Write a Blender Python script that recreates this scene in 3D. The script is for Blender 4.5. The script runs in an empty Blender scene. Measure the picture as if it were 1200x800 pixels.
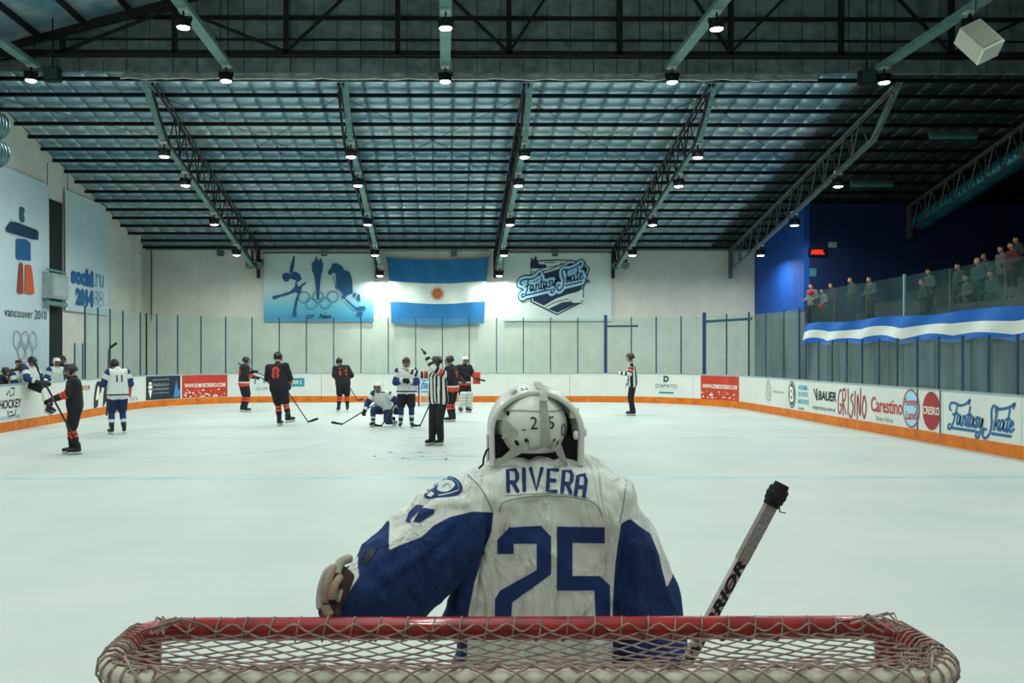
import bpy, bmesh, math, random
import numpy as np
from mathutils import Vector, Matrix, Quaternion, noise
from mathutils.bvhtree import BVHTree
random.seed(7)
C = bpy.context.scene.collection
S = bpy.context.scene
CAMZ = 1.88
# ---------------------------------------------------------------- camera
cd = bpy.data.cameras.new('camera'); cam = bpy.data.objects.new('camera', cd); C.objects.link(cam)
cam.location = (0, 0, CAMZ)
YAW = 0.008
cam.rotation_euler = (math.pi/2, 0, -YAW)
cd.sensor_width = 36; cd.lens = 30.0
cd.shift_x = (80-1000*math.tan(YAW))/1200.0
cd.shift_y = 15.0/1200.0
cd.clip_start = 0.05; cd.clip_end = 200
S.camera = cam
# ---------------------------------------------------------------- world
wld = w = bpy.data.worlds.new('world'); S.world = w; w.use_nodes = True
w.node_tree.nodes['Background'].inputs[0].default_value = (0.25, 0.5, 0.6, 1)
w.node_tree.nodes['Background'].inputs[1].default_value = 0.04
S.view_settings.view_transform = 'Standard'; S.view_settings.look = 'None'
S.view_settings.exposure = 0.17; S.view_settings.gamma = 1.0; S.view_settings.use_curve_mapping = False
LAMP_W = 80.0
LAMP_COL = (0.93, 1.0, 0.955)

# ---------------------------------------------------------------- materials
def lin(h):
    if isinstance(h, str):
        h = h.lstrip('#'); c = [int(h[i:i+2], 16)/255 for i in (0, 2, 4)]
    else: c = list(h)
    return tuple((v/12.92 if v <= .04045 else ((v+.055)/1.055)**2.4) for v in c)
MATS = {}
def mat(name, col, rough=.6, metal=0.0, noise_s=0, noise_a=.15, bump=0, bump_s=40, spec=.4, col2=None, stretch=None, coat=0, emis=0, sheen=0):
    if name in MATS: return MATS[name]
    m = bpy.data.materials.new(name); m.use_nodes = True; nt = m.node_tree; b = nt.nodes['Principled BSDF']
    c = lin(col)
    b.inputs['Base Color'].default_value = (*c, 1); b.inputs['Roughness'].default_value = rough
    b.inputs['Metallic'].default_value = metal; b.inputs['Specular IOR Level'].default_value = spec
    b.inputs['Coat Weight'].default_value = coat
    if sheen: b.inputs['Sheen Weight'].default_value = sheen
    if emis:
        b.inputs['Emission Color'].default_value = (*c, 1); b.inputs['Emission Strength'].default_value = emis
    tc = nt.nodes.new('ShaderNodeTexCoord'); vec = tc.outputs['Object']
    if stretch:
        mp = nt.nodes.new('ShaderNodeMapping'); mp.inputs['Scale'].default_value = stretch
        nt.links.new(vec, mp.inputs[0]); vec = mp.outputs[0]
    if noise_s:
        n = nt.nodes.new('ShaderNodeTexNoise'); n.inputs['Scale'].default_value = noise_s; n.inputs['Detail'].default_value = 6
        nt.links.new(vec, n.inputs['Vector'])
        r = nt.nodes.new('ShaderNodeValToRGB')
        c2 = lin(col2) if col2 else tuple(v*(1-noise_a) for v in c)
        r.color_ramp.elements[0].position = .3; r.color_ramp.elements[1].position = .7
        r.color_ramp.elements[0].color = (*c2, 1)
        r.color_ramp.elements[1].color = (*(c if col2 else [min(1, v*(1+noise_a)) for v in c]), 1)
        nt.links.new(n.outputs['Fac'], r.inputs[0]); nt.links.new(r.outputs[0], b.inputs['Base Color'])
    if bump:
        n2 = nt.nodes.new('ShaderNodeTexNoise'); n2.inputs['Scale'].default_value = bump_s; n2.inputs['Detail'].default_value = 5
        nt.links.new(vec, n2.inputs['Vector'])
        bp = nt.nodes.new('ShaderNodeBump'); bp.inputs['Strength'].default_value = bump; bp.inputs['Distance'].default_value = .02
        nt.links.new(n2.outputs['Fac'], bp.inputs['Height']); nt.links.new(bp.outputs[0], b.inputs['Normal'])
    MATS[name] = m; return m
def vcol_mat(name, rough=.8, bump=.3, bump_s=120):
    m = mat(name, '#808080', rough, bump=bump, bump_s=bump_s); nt = m.node_tree
    a = nt.nodes.new('ShaderNodeAttribute'); a.attribute_name = 'Col'
    nt.links.new(a.outputs['Color'], nt.nodes['Principled BSDF'].inputs['Base Color']); return m

# ---------------------------------------------------------------- mesh builder
def origin_of(p):
    o = Vector((0, 0, 0))
    while p: o += Vector(p.location); p = p.parent
    return o
class MB:
    def __init__(s): s.v = []; s.f = []; s.m = []; s.mi = 0
    def add(s, vs, fs):
        k = len(s.v); s.v += [tuple(p) for p in vs]; s.f += [tuple(i+k for i in f) for f in fs]; s.m += [s.mi]*len(fs); return s
    def box(s, x0, x1, y0, y1, z0, z1, M=None):
        vs = [Vector((x, y, z)) for z in (z0, z1) for y in (y0, y1) for x in (x0, x1)]
        if M: vs = [M @ p for p in vs]
        return s.add(vs, [(0, 2, 3, 1), (4, 5, 7, 6), (0, 1, 5, 4), (2, 6, 7, 3), (0, 4, 6, 2), (1, 3, 7, 5)])
    def beam(s, a, b, w, h, up=(0, 0, 1)):
        a = Vector(a); b = Vector(b); d = (b-a).normalized(); u = Vector(up)
        if abs(d.dot(u)) > .98: u = Vector((0, 1, 0))
        r = d.cross(u).normalized()*w/2; u = r.cross(d).normalized()*h/2
        vs = [p+i*r+j*u for p in (a, b) for j in (-1, 1) for i in (-1, 1)]
        return s.add(vs, [(0, 1, 3, 2), (4, 6, 7, 5), (0, 4, 5, 1), (2, 3, 7, 6), (0, 2, 6, 4), (1, 5, 7, 3)])
    def tube(s, pts, r, n=8, closed=False, caps=True):
        pts = [Vector(p) for p in pts]; N = len(pts)
        rs = r if isinstance(r, (list, tuple)) else [r]*N
        vs = []; pu = None
        for i, p in enumerate(pts):
            if closed: d = pts[(i+1) % N]-pts[i-1]
            else: d = pts[min(i+1, N-1)]-pts[max(i-1, 0)]
            d = d.normalized() if d.length else Vector((0, 0, 1))
            if pu is None: pu = Vector((0, 0, 1)) if abs(d.z) < .9 else Vector((0, 1, 0))
            a = d.cross(pu).normalized(); pu = a.cross(d).normalized()
            for k in range(n):
                t = 2*math.pi*(k+.5)/n; vs.append(p+(a*math.cos(t)+pu*math.sin(t))*rs[i])
        fs = []
        for i in range(N if closed else N-1):
            j = (i+1) % N
            for k in range(n): fs.append((i*n+k, i*n+(k+1) % n, j*n+(k+1) % n, j*n+k))
        if caps and not closed: fs += [tuple(range(n))[::-1], tuple((N-1)*n+k for k in range(n))]
        return s.add(vs, fs)
    def cone(s, a, b, ra, rb, n=14, m=4):          # capsule with two radii
        a = Vector(a); b = Vector(b); d = b-a
        if d.length < 1e-5: d = Vector((0, 0, 1e-4))
        L = d.length; d = d/L
        pts = []; rs = []
        for i in range(m+1):
            t = math.pi/2*(i/m); pts.append(a-d*ra*math.cos(t)); rs.append(max(ra*math.sin(t), 1e-4))
        for i in range(m+1):
            t = math.pi/2*(i/m); pts.append(b+d*rb*math.sin(t)); rs.append(max(rb*math.cos(t), 1e-4))
        up = Vector((0, 0, 1)) if abs(d.z) < .9 else Vector((0, 1, 0)); x = d.cross(up).normalized(); y = x.cross(d)
        vs = [p+(x*math.cos(2*math.pi*k/n)+y*math.sin(2*math.pi*k/n))*r for p, r in zip(pts, rs) for k in range(n)]
        fs = [(i*n+k, i*n+(k+1) % n, (i+1)*n+(k+1) % n, (i+1)*n+k) for i in range(len(pts)-1) for k in range(n)]
        fs += [tuple(range(n))[::-1], tuple((len(pts)-1)*n+k for k in range(n))]
        return s.add(vs, fs)
    def ell(s, c, r, n=20, m=12, M=None, t0=0, t1=math.pi, cut=None):
        vs = []; fs = []
        for i in range(m+1):
            t = t0+(t1-t0)*i/m
            for k in range(n):
                a = 2*math.pi*k/n; p = Vector((r[0]*math.sin(t)*math.cos(a), r[1]*math.sin(t)*math.sin(a), r[2]*math.cos(t)))
                if M: p = M @ p
                vs.append(Vector(c)+p)
        for i in range(m):
            for k in range(n):
                fs.append((i*n+k, (i+1)*n+k, (i+1)*n+(k+1) % n, i*n+(k+1) % n))
        if cut: fs = [f for f in fs if cut(sum((Vector(vs[j]) for j in f), Vector())/4-Vector(c))]
        return s.add(vs, fs)
    def grid(s, fn, nu, nv):
        vs = [fn(i/nu, j/nv) for j in range(nv+1) for i in range(nu+1)]
        return s.add(vs, [(j*(nu+1)+i, j*(nu+1)+i+1, (j+1)*(nu+1)+i+1, (j+1)*(nu+1)+i) for j in range(nv) for i in range(nu)])
    def slab(s, fn, nu, nv, off):                 # closed thick sheet: fn(u,v)->point, off(u,v)->offset vector
        k = len(s.v); n = (nu+1)*(nv+1)
        A = [Vector(fn(i/nu, j/nv)) for j in range(nv+1) for i in range(nu+1)]
        B = [a+Vector(off) for a in A]
        W = nu+1; fs = []
        for j in range(nv):
            for i in range(nu):
                q = (j*W+i, j*W+i+1, (j+1)*W+i+1, (j+1)*W+i); fs.append(q); fs.append(tuple(n+x for x in q[::-1]))
        ring = [i for i in range(nu+1)]+[j*W+nu for j in range(1, nv+1)]+[nv*W+i for i in range(nu-1, -1, -1)]+[j*W for j in range(nv-1, 0, -1)]
        for a, b in zip(ring, ring[1:]+ring[:1]): fs.append((b, a, n+a, n+b))
        return s.add(A+B, fs)
    def mesh(s, name, mats, off=Vector((0, 0, 0)), smooth=False):
        me = bpy.data.meshes.new(name)
        me.from_pydata([(p[0]-off.x, p[1]-off.y, p[2]-off.z) for p in s.v], [], s.f)
        for m in (mats if isinstance(mats, (list, tuple)) else [mats]): me.materials.append(m)
        if max(s.m, default=0): me.polygons.foreach_set('material_index', s.m)
        if smooth: me.polygons.foreach_set('use_smooth', [True]*len(me.polygons))
        me.update(); return me
    def build(s, name, mats, parent=None, smooth=False, kind=None, label=None):
        off = origin_of(parent) if parent else Vector((0, 0, 0))
        me = s.mesh(name, mats, off, smooth)
        if smooth: 
            try: me.set_sharp_from_angle(angle=math.radians(50))
            except Exception: pass
        o = bpy.data.objects.new(name, me); C.objects.link(o)
        if parent: o.parent = parent
        if kind: o['kind'] = kind
        if label: o['label'] = label
        return o
def thing(name, label, cat, loc=(0, 0, 0), group=None, kind=None):
    o = bpy.data.objects.new(name, None); C.objects.link(o); o.location = loc; o.empty_display_size = .2
    if label: o['label'] = label
    if cat: o['category'] = cat
    if group: o['group'] = group
    if kind: o['kind'] = kind
    return o
def part(name, me, parent, loc=(0, 0, 0), rot=None, scale=None, label=None):
    o = bpy.data.objects.new(name, me); C.objects.link(o); o.parent = parent; o.location = loc
    if rot is not None: o.rotation_mode = 'QUATERNION'; o.rotation_quaternion = rot
    if scale is not None: o.scale = scale if not isinstance(scale, (int, float)) else (scale,)*3
    if label: o['label'] = label
    return o
def copy_tree(o, parent=None):
    c = o.copy(); C.objects.link(c); c.parent = parent
    for ch in list(o.children): copy_tree(ch, c)
    return c

# ---------------------------------------------------------------- 2D drawing helpers (flat print built as thin geometry)
def text2d(body, w=None, h=None, shear=0, bold=0):
    cu = bpy.data.curves.new('t', 'FONT'); cu.body = body; cu.size = 1; cu.shear = shear; cu.offset = bold; cu.resolution_u = 3
    o = bpy.data.objects.new('t', cu); C.objects.link(o)
    dg = bpy.context.evaluated_depsgraph_get(); me = bpy.data.meshes.new_from_object(o.evaluated_get(dg))
    V = np.array([v.co[:2] for v in me.vertices]); F = [tuple(p.vertices) for p in me.polygons]
    bpy.data.objects.remove(o); bpy.data.curves.remove(cu); bpy.data.meshes.remove(me)
    mn, mx = V.min(0), V.max(0); V = V-mn; sz = mx-mn
    if w and h: V = V*np.array([w/sz[0], h/sz[1]])
    elif w: V = V*(w/sz[0])
    elif h: V = V*(h/sz[1])
    return V, F
def smooth2d(pts, n=6, closed=False):
    P = [np.array(p, float) for p in pts]; N = len(P); out = []
    for i in range(N if closed else N-1):
        if closed: p0, p1, p2, p3 = P[i-1], P[i], P[(i+1) % N], P[(i+2) % N]
        else: p0, p1, p2, p3 = P[max(i-1, 0)], P[i], P[i+1], P[min(i+2, N-1)]
        for k in range(n):
            t = k/n; out.append(.5*((2*p1)+(-p0+p2)*t+(2*p0-5*p1+4*p2-p3)*t*t+(-p0+3*p1-3*p2+p3)*t**3))
    if not closed: out.append(P[-1])
    return out
def stroke2d(pts, w, smooth=True, closed=False):
    P = smooth2d(pts, 5, closed) if smooth and len(pts) > 2 else [np.array(p, float) for p in pts]
    V = []; F = []; N = len(P)
    for i, p in enumerate(P):
        a = P[i-1] if (i or closed) else p; b = P[(i+1) % N] if (i < N-1 or closed) else p
        d = b-a; L = math.hypot(*d) or 1; n = np.array([-d[1], d[0]])/L*w/2
        V += [p+n, p-n]
    for i in range(N if closed else N-1):
        j = (i+1) % N; F.append((2*i, 2*i+1, 2*j+1, 2*j))
    if not closed:
        for q in (P[0], P[-1]):
            k = len(V); V += [q+np.array([math.cos(t), math.sin(t)])*w/2 for t in np.linspace(0, 2*math.pi, 9)[:-1]]; F.append(tuple(range(k, k+8)))
    return np.array(V), F
def merge2d(items):
    V = []; F = []
    for v, f in items:
        k = sum(len(x) for x in V); V.append(np.array(v, float)); F += [tuple(i+k for i in q) for q in f]
    return np.concatenate(V), F
def poly2d(pts, smooth=False):
    P = smooth2d(pts, 4, True) if smooth else pts
    return np.array(P, float), [tuple(range(len(P)))]
def ring2d(cx, cy, rx, ry, w, n=28):
    return stroke2d([(cx+rx*math.cos(t), cy+ry*math.sin(t)) for t in np.linspace(0, 2*math.pi, n+1)[:-1]], w, False, True)
def disc2d(cx, cy, rx, ry, n=24):
    return np.array([(cx+rx*math.cos(t), cy+ry*math.sin(t)) for t in np.linspace(0, 2*math.pi, n+1)[:-1]]), [tuple(range(n))]
def rect2d(x0, y0, x1, y1): return np.array([(x0, y0), (x1, y0), (x1, y1), (x0, y1)], float), [(0, 1, 2, 3)]
def sh(item, dx=0, dy=0, sx=1, sy=1, rot=0):
    V = np.array(item[0], float)*np.array([sx, sy]); c, s_ = math.cos(rot), math.sin(rot)
    return V @ np.array([[c, s_], [-s_, c]])+np.array([dx, dy]), item[1]
def decal(name, item, fn, m, parent, label=None):
    """fn(u,v)->3D point just proud of the carrying surface"""
    n = len(item[0]); root = list(range(n))
    def find(i):
        while root[i] != i: root[i] = root[root[i]]; i = root[i]
        return i
    for f in item[1]:
        for i in f[1:]: root[find(i)] = find(f[0])
    order = {}
    pts = []
    for i, (u, v) in enumerate(item[0]):
        k = order.setdefault(find(i), len(order)) % 40; p = Vector(fn(u, v))
        if k:
            nr = (Vector(fn(u+.01, v))-p).cross(Vector(fn(u, v+.01))-p); p = p+nr.normalized()*(k*.0002) if nr.length > 1e-9 else p
        pts.append(p)
    b = MB(); b.add(pts, item[1]); return b.build(name, m, parent, label=label)
def script_word(wd):
    L = []
    def a_(o): L.append([(2.15+o, .95), (1.8+o, 1.0), (1.6+o, .45), (1.78+o, .03), (2.1+o, .35), (2.22+o, .95), (2.2+o, .2), (2.4+o, .05), (2.6+o, .25)])
    L.append([(.25, 1.45), (-.1, 1.75), (.1, 2.2), (.9, 2.25), (1.9, 2.05), (2.9, 2.3), (3.5, 2.75), (3.4, 2.3)])
    L.append([(1.35, 2.15), (1.2, 1.2), (.95, .1), (.5, -.55), (.1, -.45), (.15, -.1), (.45, -.05)]); L.append([(.75, 1.05), (1.6, 1.2)])
    a_(0); L.append([(2.7, 1.0), (2.68, 0)]); L.append([(2.7, .6), (3.0, 1.0), (3.2, .75), (3.15, .15), (3.35, .08), (3.5, .25)])
    L.append([(3.75, 2.0), (3.65, 1), (3.6, .2), (3.8, 0), (4.0, .25)]); L.append([(3.4, 1.15), (4.05, 1.2)])
    a_(2.4); L.append([(5.5, .85), (5.2, 1.05), (5.0, .75), (5.35, .4), (5.25, .02), (4.9, .1)])
    L.append([(5.7, 1), (5.68, .3), (5.85, .08), (6.1, .4), (6.2, 1), (6.1, -.2), (5.75, -1.0), (5.35, -.9), (5.4, -.5), (5.7, -.45)])
    L.append([(8.2, 1.7), (8.1, 2.2), (7.7, 2.35), (7.45, 2.0), (7.5, 1.4), (7.75, .6), (7.6, -.4), (7.0, -.95), (6.5, -.7), (6.55, -.1), (6.95, -.05)])
    L.append([(8.35, 2.25), (8.25, 0)]); L.append([(8.85, 1), (8.35, .5), (8.6, .5), (8.9, .02)]); a_(7.45)
    L.append([(10.3, 2.1), (10.15, .3), (10.3, 0), (10.5, .25)]); L.append([(8.3, 2.05), (9.3, 2.15), (10.3, 2.4), (10.9, 2.75), (10.8, 2.3)]); L.append([(9.9, 1.15), (10.5, 1.2)])
    L.append([(10.7, .5), (11.05, .7), (10.95, 1), (10.7, .9), (10.6, .4), (10.85, .02), (11.3, .3)])
    L.append([(.9, -.4), (5.1, -.4)]); L.append([(8.0, -.4), (11.0, -.4)])
    it = merge2d([stroke2d(p, wd) for p in L]); V = it[0].copy(); V[:, 0] += V[:, 1]*.22; V[:, 1] += 1.0; return V/np.array([12.0, 12.0]), it[1]   # about 1 wide, .31 high

# ---------------------------------------------------------------- remeshed figures
def remesh(cones, voxel, iters=2, extra=None):
    b = MB()
    for c in cones: b.cone(c[0], c[1], c[2], c[3])
    if extra: extra(b)
    me = bpy.data.meshes.new('r'); me.from_pydata(b.v, [], b.f)
    o = bpy.data.objects.new('r', me); C.objects.link(o)
    md = o.modifiers.new('r', 'REMESH'); md.mode = 'VOXEL'; md.voxel_size = voxel
    dg = bpy.context.evaluated_depsgraph_get(); m2 = bpy.data.meshes.new_from_object(o.evaluated_get(dg))
    bpy.data.objects.remove(o); bpy.data.meshes.remove(me)
    n = len(m2.vertices); V = np.empty(n*3); m2.vertices.foreach_get('co', V); V = V.reshape(-1, 3)
    E = np.empty(len(m2.edges)*2, int); m2.edges.foreach_get('vertices', E); E = E.reshape(-1, 2)
    cnt = np.bincount(E.ravel(), minlength=n)[:, None]
    for _ in range(iters):
        A = np.zeros_like(V)
        for k in range(3): A[:, k] = np.bincount(E[:, 0], V[E[:, 1], k], n)+np.bincount(E[:, 1], V[E[:, 0], k], n)
        V = V*.4+.6*A/np.maximum(cnt, 1)
    return m2, V, cones
def nearest_seg(V, cones):
    best = np.full(len(V), 1e9); idx = np.zeros(len(V), int); tt = np.zeros(len(V))
    for i, c in enumerate(cones):
        a = np.array(c[0]); d = np.array(c[1])-a; L = d @ d+1e-9; t = np.clip((V-a) @ d/L, 0, 1)
        ds = np.linalg.norm(V-a-t[:, None]*d, axis=1)-(c[2]+(c[3]-c[2])*t)
        k = ds < best; best[k] = ds[k]; idx[k] = i; tt[k] = t[k]
    return idx, tt
def fin(me, V, name, m, parent, cols=None, label=None, xf=None):
    if xf is not None: V = np.array([xf @ Vector(p) for p in V])
    off = origin_of(parent)
    me.vertices.foreach_set('co', (V-np.array(off)).ravel()); me.name = name; me.materials.clear()
    for x in (m if isinstance(m, list) else [m]): me.materials.append(x)
    me.polygons.foreach_set('use_smooth', [True]*len(me.polygons))
    if cols is not None:
        at = me.attributes.new('Col', 'FLOAT_COLOR', 'POINT'); at.data.foreach_set('color', np.c_[cols, np.ones(len(cols))].ravel())
    me.update(); o = bpy.data.objects.new(name, me); C.objects.link(o); o.parent = parent
    if label: o['label'] = label
    return o
# ================================================================ SETTING
YF = 36.4; XL = -12.75; XR = 13.3; YG = 22.8; YS = 31.4; XS = 22.0
def roof(y): return 14.33-.215*y
wallm = mat('white_wall', '#cdcdc4', .85, noise_s=1.3, noise_a=.07, bump=.25, bump_s=14)
wall2 = mat('grey_wall', '#66757a', .85, noise_s=2.2, col2='#2c393e', bump=.3, bump_s=10, stretch=(1, 1, .2))
bluem = mat('blue_wall', '#0c4aa0', .7, noise_s=1.5, noise_a=.12)
navym = mat('navy_wall', '#0a2450', .85, noise_s=1.2, noise_a=.2)
steel = mat('dark_steel', '#17151a', .5, .3, noise_s=8, noise_a=.3)
steel2 = mat('grey_steel', '#5a6363', .5, .4, noise_s=8, noise_a=.3)
galv = mat('galvanised', '#6f9593', .5, .35, noise_s=6, noise_a=.2)
foil = mat('foil', '#d3eaee', .3, .6, noise_s=1.4, col2='#66a4c0', bump=1.0, bump_s=6)
foil2 = mat('foil_dark', '#8a989a', .5, .35, noise_s=3, col2='#5a686a', bump=.9, bump_s=6)
flash = mat('flashing', '#eef2ec', .5, .4, noise_s=4, noise_a=.3, bump=.6, bump_s=5)
icem = mat('ice', '#bfc6bf', .5, noise_s=.55, col2='#b2bcb7', spec=.2, bump=.06, bump_s=9)

def struct(name): return thing(name, None, None, kind='structure')
fl = struct('floor')
b = MB(); b.slab(lambda u, v: (-13+26.5*u, -5+41.6*v, 0), 26, 40, lambda: 0) if 0 else b.box(-13, 22.2, -5, 36.6, -.1, 0); b.build('ice_sheet', icem, fl)
for nm, y, wd, c in (('blue_line', 13.0, .24, '#93b4bd'), ('centre_line', 19.2, .16, '#a3b0b2'), ('blue_line', 25.2, .24, '#a4bcc2')):
    MB().box(-10.45, 10.2, y-wd/2, y+wd/2, 0, .0015).build(nm, mat('m'+nm+str(int(y)), c, .4, noise_s=1.2, col2='#bccbc8'), fl)
for cx, cy in ((-5.6, 18.8-.0), (5.3, 26)):
    v, f = ring2d(cx, cy, 3.2, 3.2, .05, 64)
    MB().add([(p[0], p[1], .0018) for p in v], f).build('faceoff_circle', mat('circ', '#b3c6c6', .4), fl)
b = MB()
for i in range(9):
    x = random.uniform(-1.6, 1.0); y = random.uniform(15.2, 17.0)
    v, f = stroke2d([(x, y), (x+random.uniform(.3, 1.1), y+random.uniform(-.1, .1))], random.uniform(.05, .16)); b.add([(p[0], p[1], .0018+i*.0001) for p in v], f)
b.build('worn_ice_logo', mat('icelogo', '#9fc3c2', .4, noise_s=3, col2='#c6d4cd'), fl)
b = MB()
for i in range(160):                     # scattered skate scratches and snow
    x = random.uniform(-9.5, 9.5); y = random.uniform(4, 32); a = random.uniform(-.5, .5); L = random.uniform(.05, .3)
    v, f = stroke2d([(x, y), (x+L*math.cos(a)*.6, y+L*math.sin(a)+.04), (x+L*math.cos(a), y+L*math.sin(a))], random.uniform(.004, .012)); b.add([(p[0], p[1], .003+.0001*(i % 7)) for p in v], f)
b.build('skate_scratches', mat('scr', '#d6ddd8', .7), fl, kind='stuff')

# far wall: sheeted with full-height panels
wf = struct('wall_far')
MB().box(XL-.2, XR+.3, YF+.06, YF+.25, 0, 6.6).build('backing', wallm, wf)
me = None; pw = 1.18; x = XL
while x < XR-.05:
    x1 = min(x+pw, XR)
    MB().box(x+.002, x1-.002, YF, YF+.07, 0, 6.52).build('wall_panel', wallm, wf); x = x1
wl = struct('wall_left')
MB().add([(XL, -5, 0), (XL, YF, 0), (XL, YF, roof(YF)), (XL, YG, roof(YG)), (XL, YG, 9.9), (XL, -5, 9.9), (XL-.25, -5, 0), (XL-.25, YF, 0), (XL-.25, YF, roof(YF)), (XL-.25, YG, roof(YG)), (XL-.25, YG, 9.9), (XL-.25, -5, 9.9)],
    [(0, 1, 2, 3, 4, 5), (11, 10, 9, 8, 7, 6), (0, 6, 7, 1), (1, 7, 8, 2), (2, 8, 9, 3), (3, 9, 10, 4), (4, 10, 11, 5), (5, 11, 6, 0)]).build('wall_sheet', wallm, wl)
b = MB(); b.box(XL, XL+.25, YF-1.35, YF-1.1, 0, roof(YF-1.2)); b.build('column', wallm, wl)
b = MB(); b.box(XL, XL+.04, 27.6, 28.55, 0, 6.9); b.build('recess_shade_strip', mat('recess_shade', '#1c2529', .9, noise_s=2), wl)  # flat dark strip on the wall; the gap's shade is put into its colour
# right side wall (blue), wall of the stand, gable and the rest of the hall
wr = struct('wall_right')
n = 6
for i in range(n):
    y0 = YS+(YF-YS)*i/n; y1 = YS+(YF-YS)*(i+1)/n
    MB().add([(XR+dx, y, z) for dx in (0, .2) for y, z in ((y0+.006, 3.5), (y1-.006, 3.5), (y1-.006, roof(y1)-.02), (y0+.006, roof(y0)-.02))],
             [(0, 3, 2, 1), (4, 5, 6, 7), (0, 1, 5, 4), (1, 2, 6, 5), (2, 3, 7, 6), (3, 0, 4, 7)]).build('blue_panel', bluem, wr)
MB().box(XR+.02, XR+.2, YS, YF, 0, 3.5).build('lower_wall', wall2, wr)
b = MB(); b.box(XR, XR+.15, 6, YS, 0, 2.3); b.build('stand_front_wall', wall2, wr)
y = 7.0
b = MB()
while y < YS:
    b.box(XR-.03, XR, y-.025, y+.025, 0, 2.2); y += .8
b.build('wall_batten', mat('batten', '#394648', .7), wr, kind='stuff')
wsd = struct('wall_stand')
MB().box(XR+.2, XS+.2, YS, YS+.2, 0, 9).build('navy_sheet', navym, wsd)
MB().box(XS, XS+.2, 5, YS, 0, 10).build('side_sheet', navym, wsd)
wb = struct('wall_back'); MB().box(XL, XS, -5.2, -5, 0, 14).build('wall_sheet', wallm, wb)
# steps of the stand
st = struct('floor_stand'); concm = mat('stand_concrete', '#39464a', .9, noise_s=3, noise_a=.3)
for i in range(7):
    MB().box(XR+.15+1.15*i if i else XR+.15, XR+.15+1.15*(i+1), 6, YS, 2.3 if i else 2.3, 2.9+.42*i).build('tier', concm, st)
# ceiling of the far bay: one quilted foil strip per bay of cladding
cl = struct('ceiling')
PS = .83; NP = 17; purY = [YF-.15-PS*i for i in range(NP)]
def strip_mesh(fm):
    b = MB(); W = .62; N = 17*4
    def fn(u, v):
        y = YG+(YF+.2-YG)*v; ph = (YF-.15-y)/PS
        sag = .05*abs(math.sin(math.pi*ph))*(1-abs(2*u-1)**3)
        return ((u-.5)*(W-.012), y, roof(y)-sag)
    b.slab(fn, 6, N, (0, 0, .12)); return b.mesh('roof_strip', fm, smooth=True)
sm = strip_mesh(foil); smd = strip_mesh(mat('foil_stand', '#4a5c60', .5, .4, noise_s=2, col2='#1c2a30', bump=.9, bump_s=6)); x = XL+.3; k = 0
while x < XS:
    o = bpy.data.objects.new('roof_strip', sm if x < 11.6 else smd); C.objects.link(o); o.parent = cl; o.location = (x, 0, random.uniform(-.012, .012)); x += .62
for i, y in enumerate(purY):
    b = MB(); z = roof(y)-.13; b.box(XL, XS, y-.03, y+.03, z-.04, z+.06); b.box(XL, XS, y-.07, y+.03, z-.05, z-.035); b.build('purlin', steel, cl)
b = MB(); b.tube([(XL, YG+.4, 9.0), (-7.8, 26.4, 8.3)], .008, 4); 
for i in range(5):
    xa = -7.8+4.98*i
    for (ya, yb) in ((23.4, 28.6), (28.6, 23.4)): b.tube([(xa, ya, roof(ya)-.35), (xa+4.98, yb, roof(yb)-.35)], .009, 4)
b.build('cross_bracing', steel, cl, kind='stuff')
# gable between the high near bay and the lower far bay
gb = struct('wall_gable'); RX = 5.0; RZ = 14.7; SL = .275
def nroof(x): return RZ-SL*abs(x-RX)
x = XL
while x < XS-.1:
    x1 = min(x+.62, XS); b = MB(); dz = .035
    b.add([(xx, yy, zz) for yy in (YG-.1+random.uniform(-.015, .015), YG+.02) for xx, zz in ((x+.012, 9.38), (x1-.012, 9.38), (x1-.012, nroof(x1)), (x+.012, nroof(x)))],
          [(0, 1, 2, 3), (7, 6, 5, 4), (0, 4, 5, 1), (1, 5, 6, 2), (2, 6, 7, 3), (3, 7, 4, 0)]).build('gable_panel', foil2, gb); x = x1
for z, t in ((10.22, .04), (10.8, .1), (11.6, .06)): MB().beam((XL, YG-.14, z), (XS, YG-.14, z), .06, t).build('gable_rail', steel, gb)
b = MB()
b.slab(lambda u, v: (-8.6+18.6*u, YG-.02+.16*v-.05, 9.2+.2*v+.05*noise.noise(Vector((u*40, 0, 0)))), 90, 3, (0, .05, 0)); b.build('foil_flashing', flash, gb)
# near bay roof
cn = struct('ceiling_near')
for side in (-1, 1):
    xa, xb = (XL-.3, RX) if side < 0 else (RX, XS)
    nx = int((xb-xa)/1.2)
    for i in range(14):
        y0 = YG-2.0*(i+1); 
        def fn(u, v):
            xx = xa+(xb-xa)*u; return (xx, y0+1.98*v, nroof(xx)-.04*abs(math.sin(u*nx*math.pi)))
        MB().slab(fn, nx*2, 2, (0, 0, .15)).build('roof_sheet', foil, cn, smooth=True)
    for i in range(nx+1):
        xx = xa+(xb-xa)*i/nx; MB().box(xx-.03, xx+.03, -5, YG-.1, nroof(xx)-.24, nroof(xx)-.07).build('purlin', steel, cn)
for y in (22.3, 16.6, 10.8, 5, -.8):
    for (a, bb) in ((XL, RX), (RX, XS)):
        MB().beam((a, y, nroof(a)-.34), (bb, y, nroof(bb)-.34), .12, .2).build('rafter', steel, cn)
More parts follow.
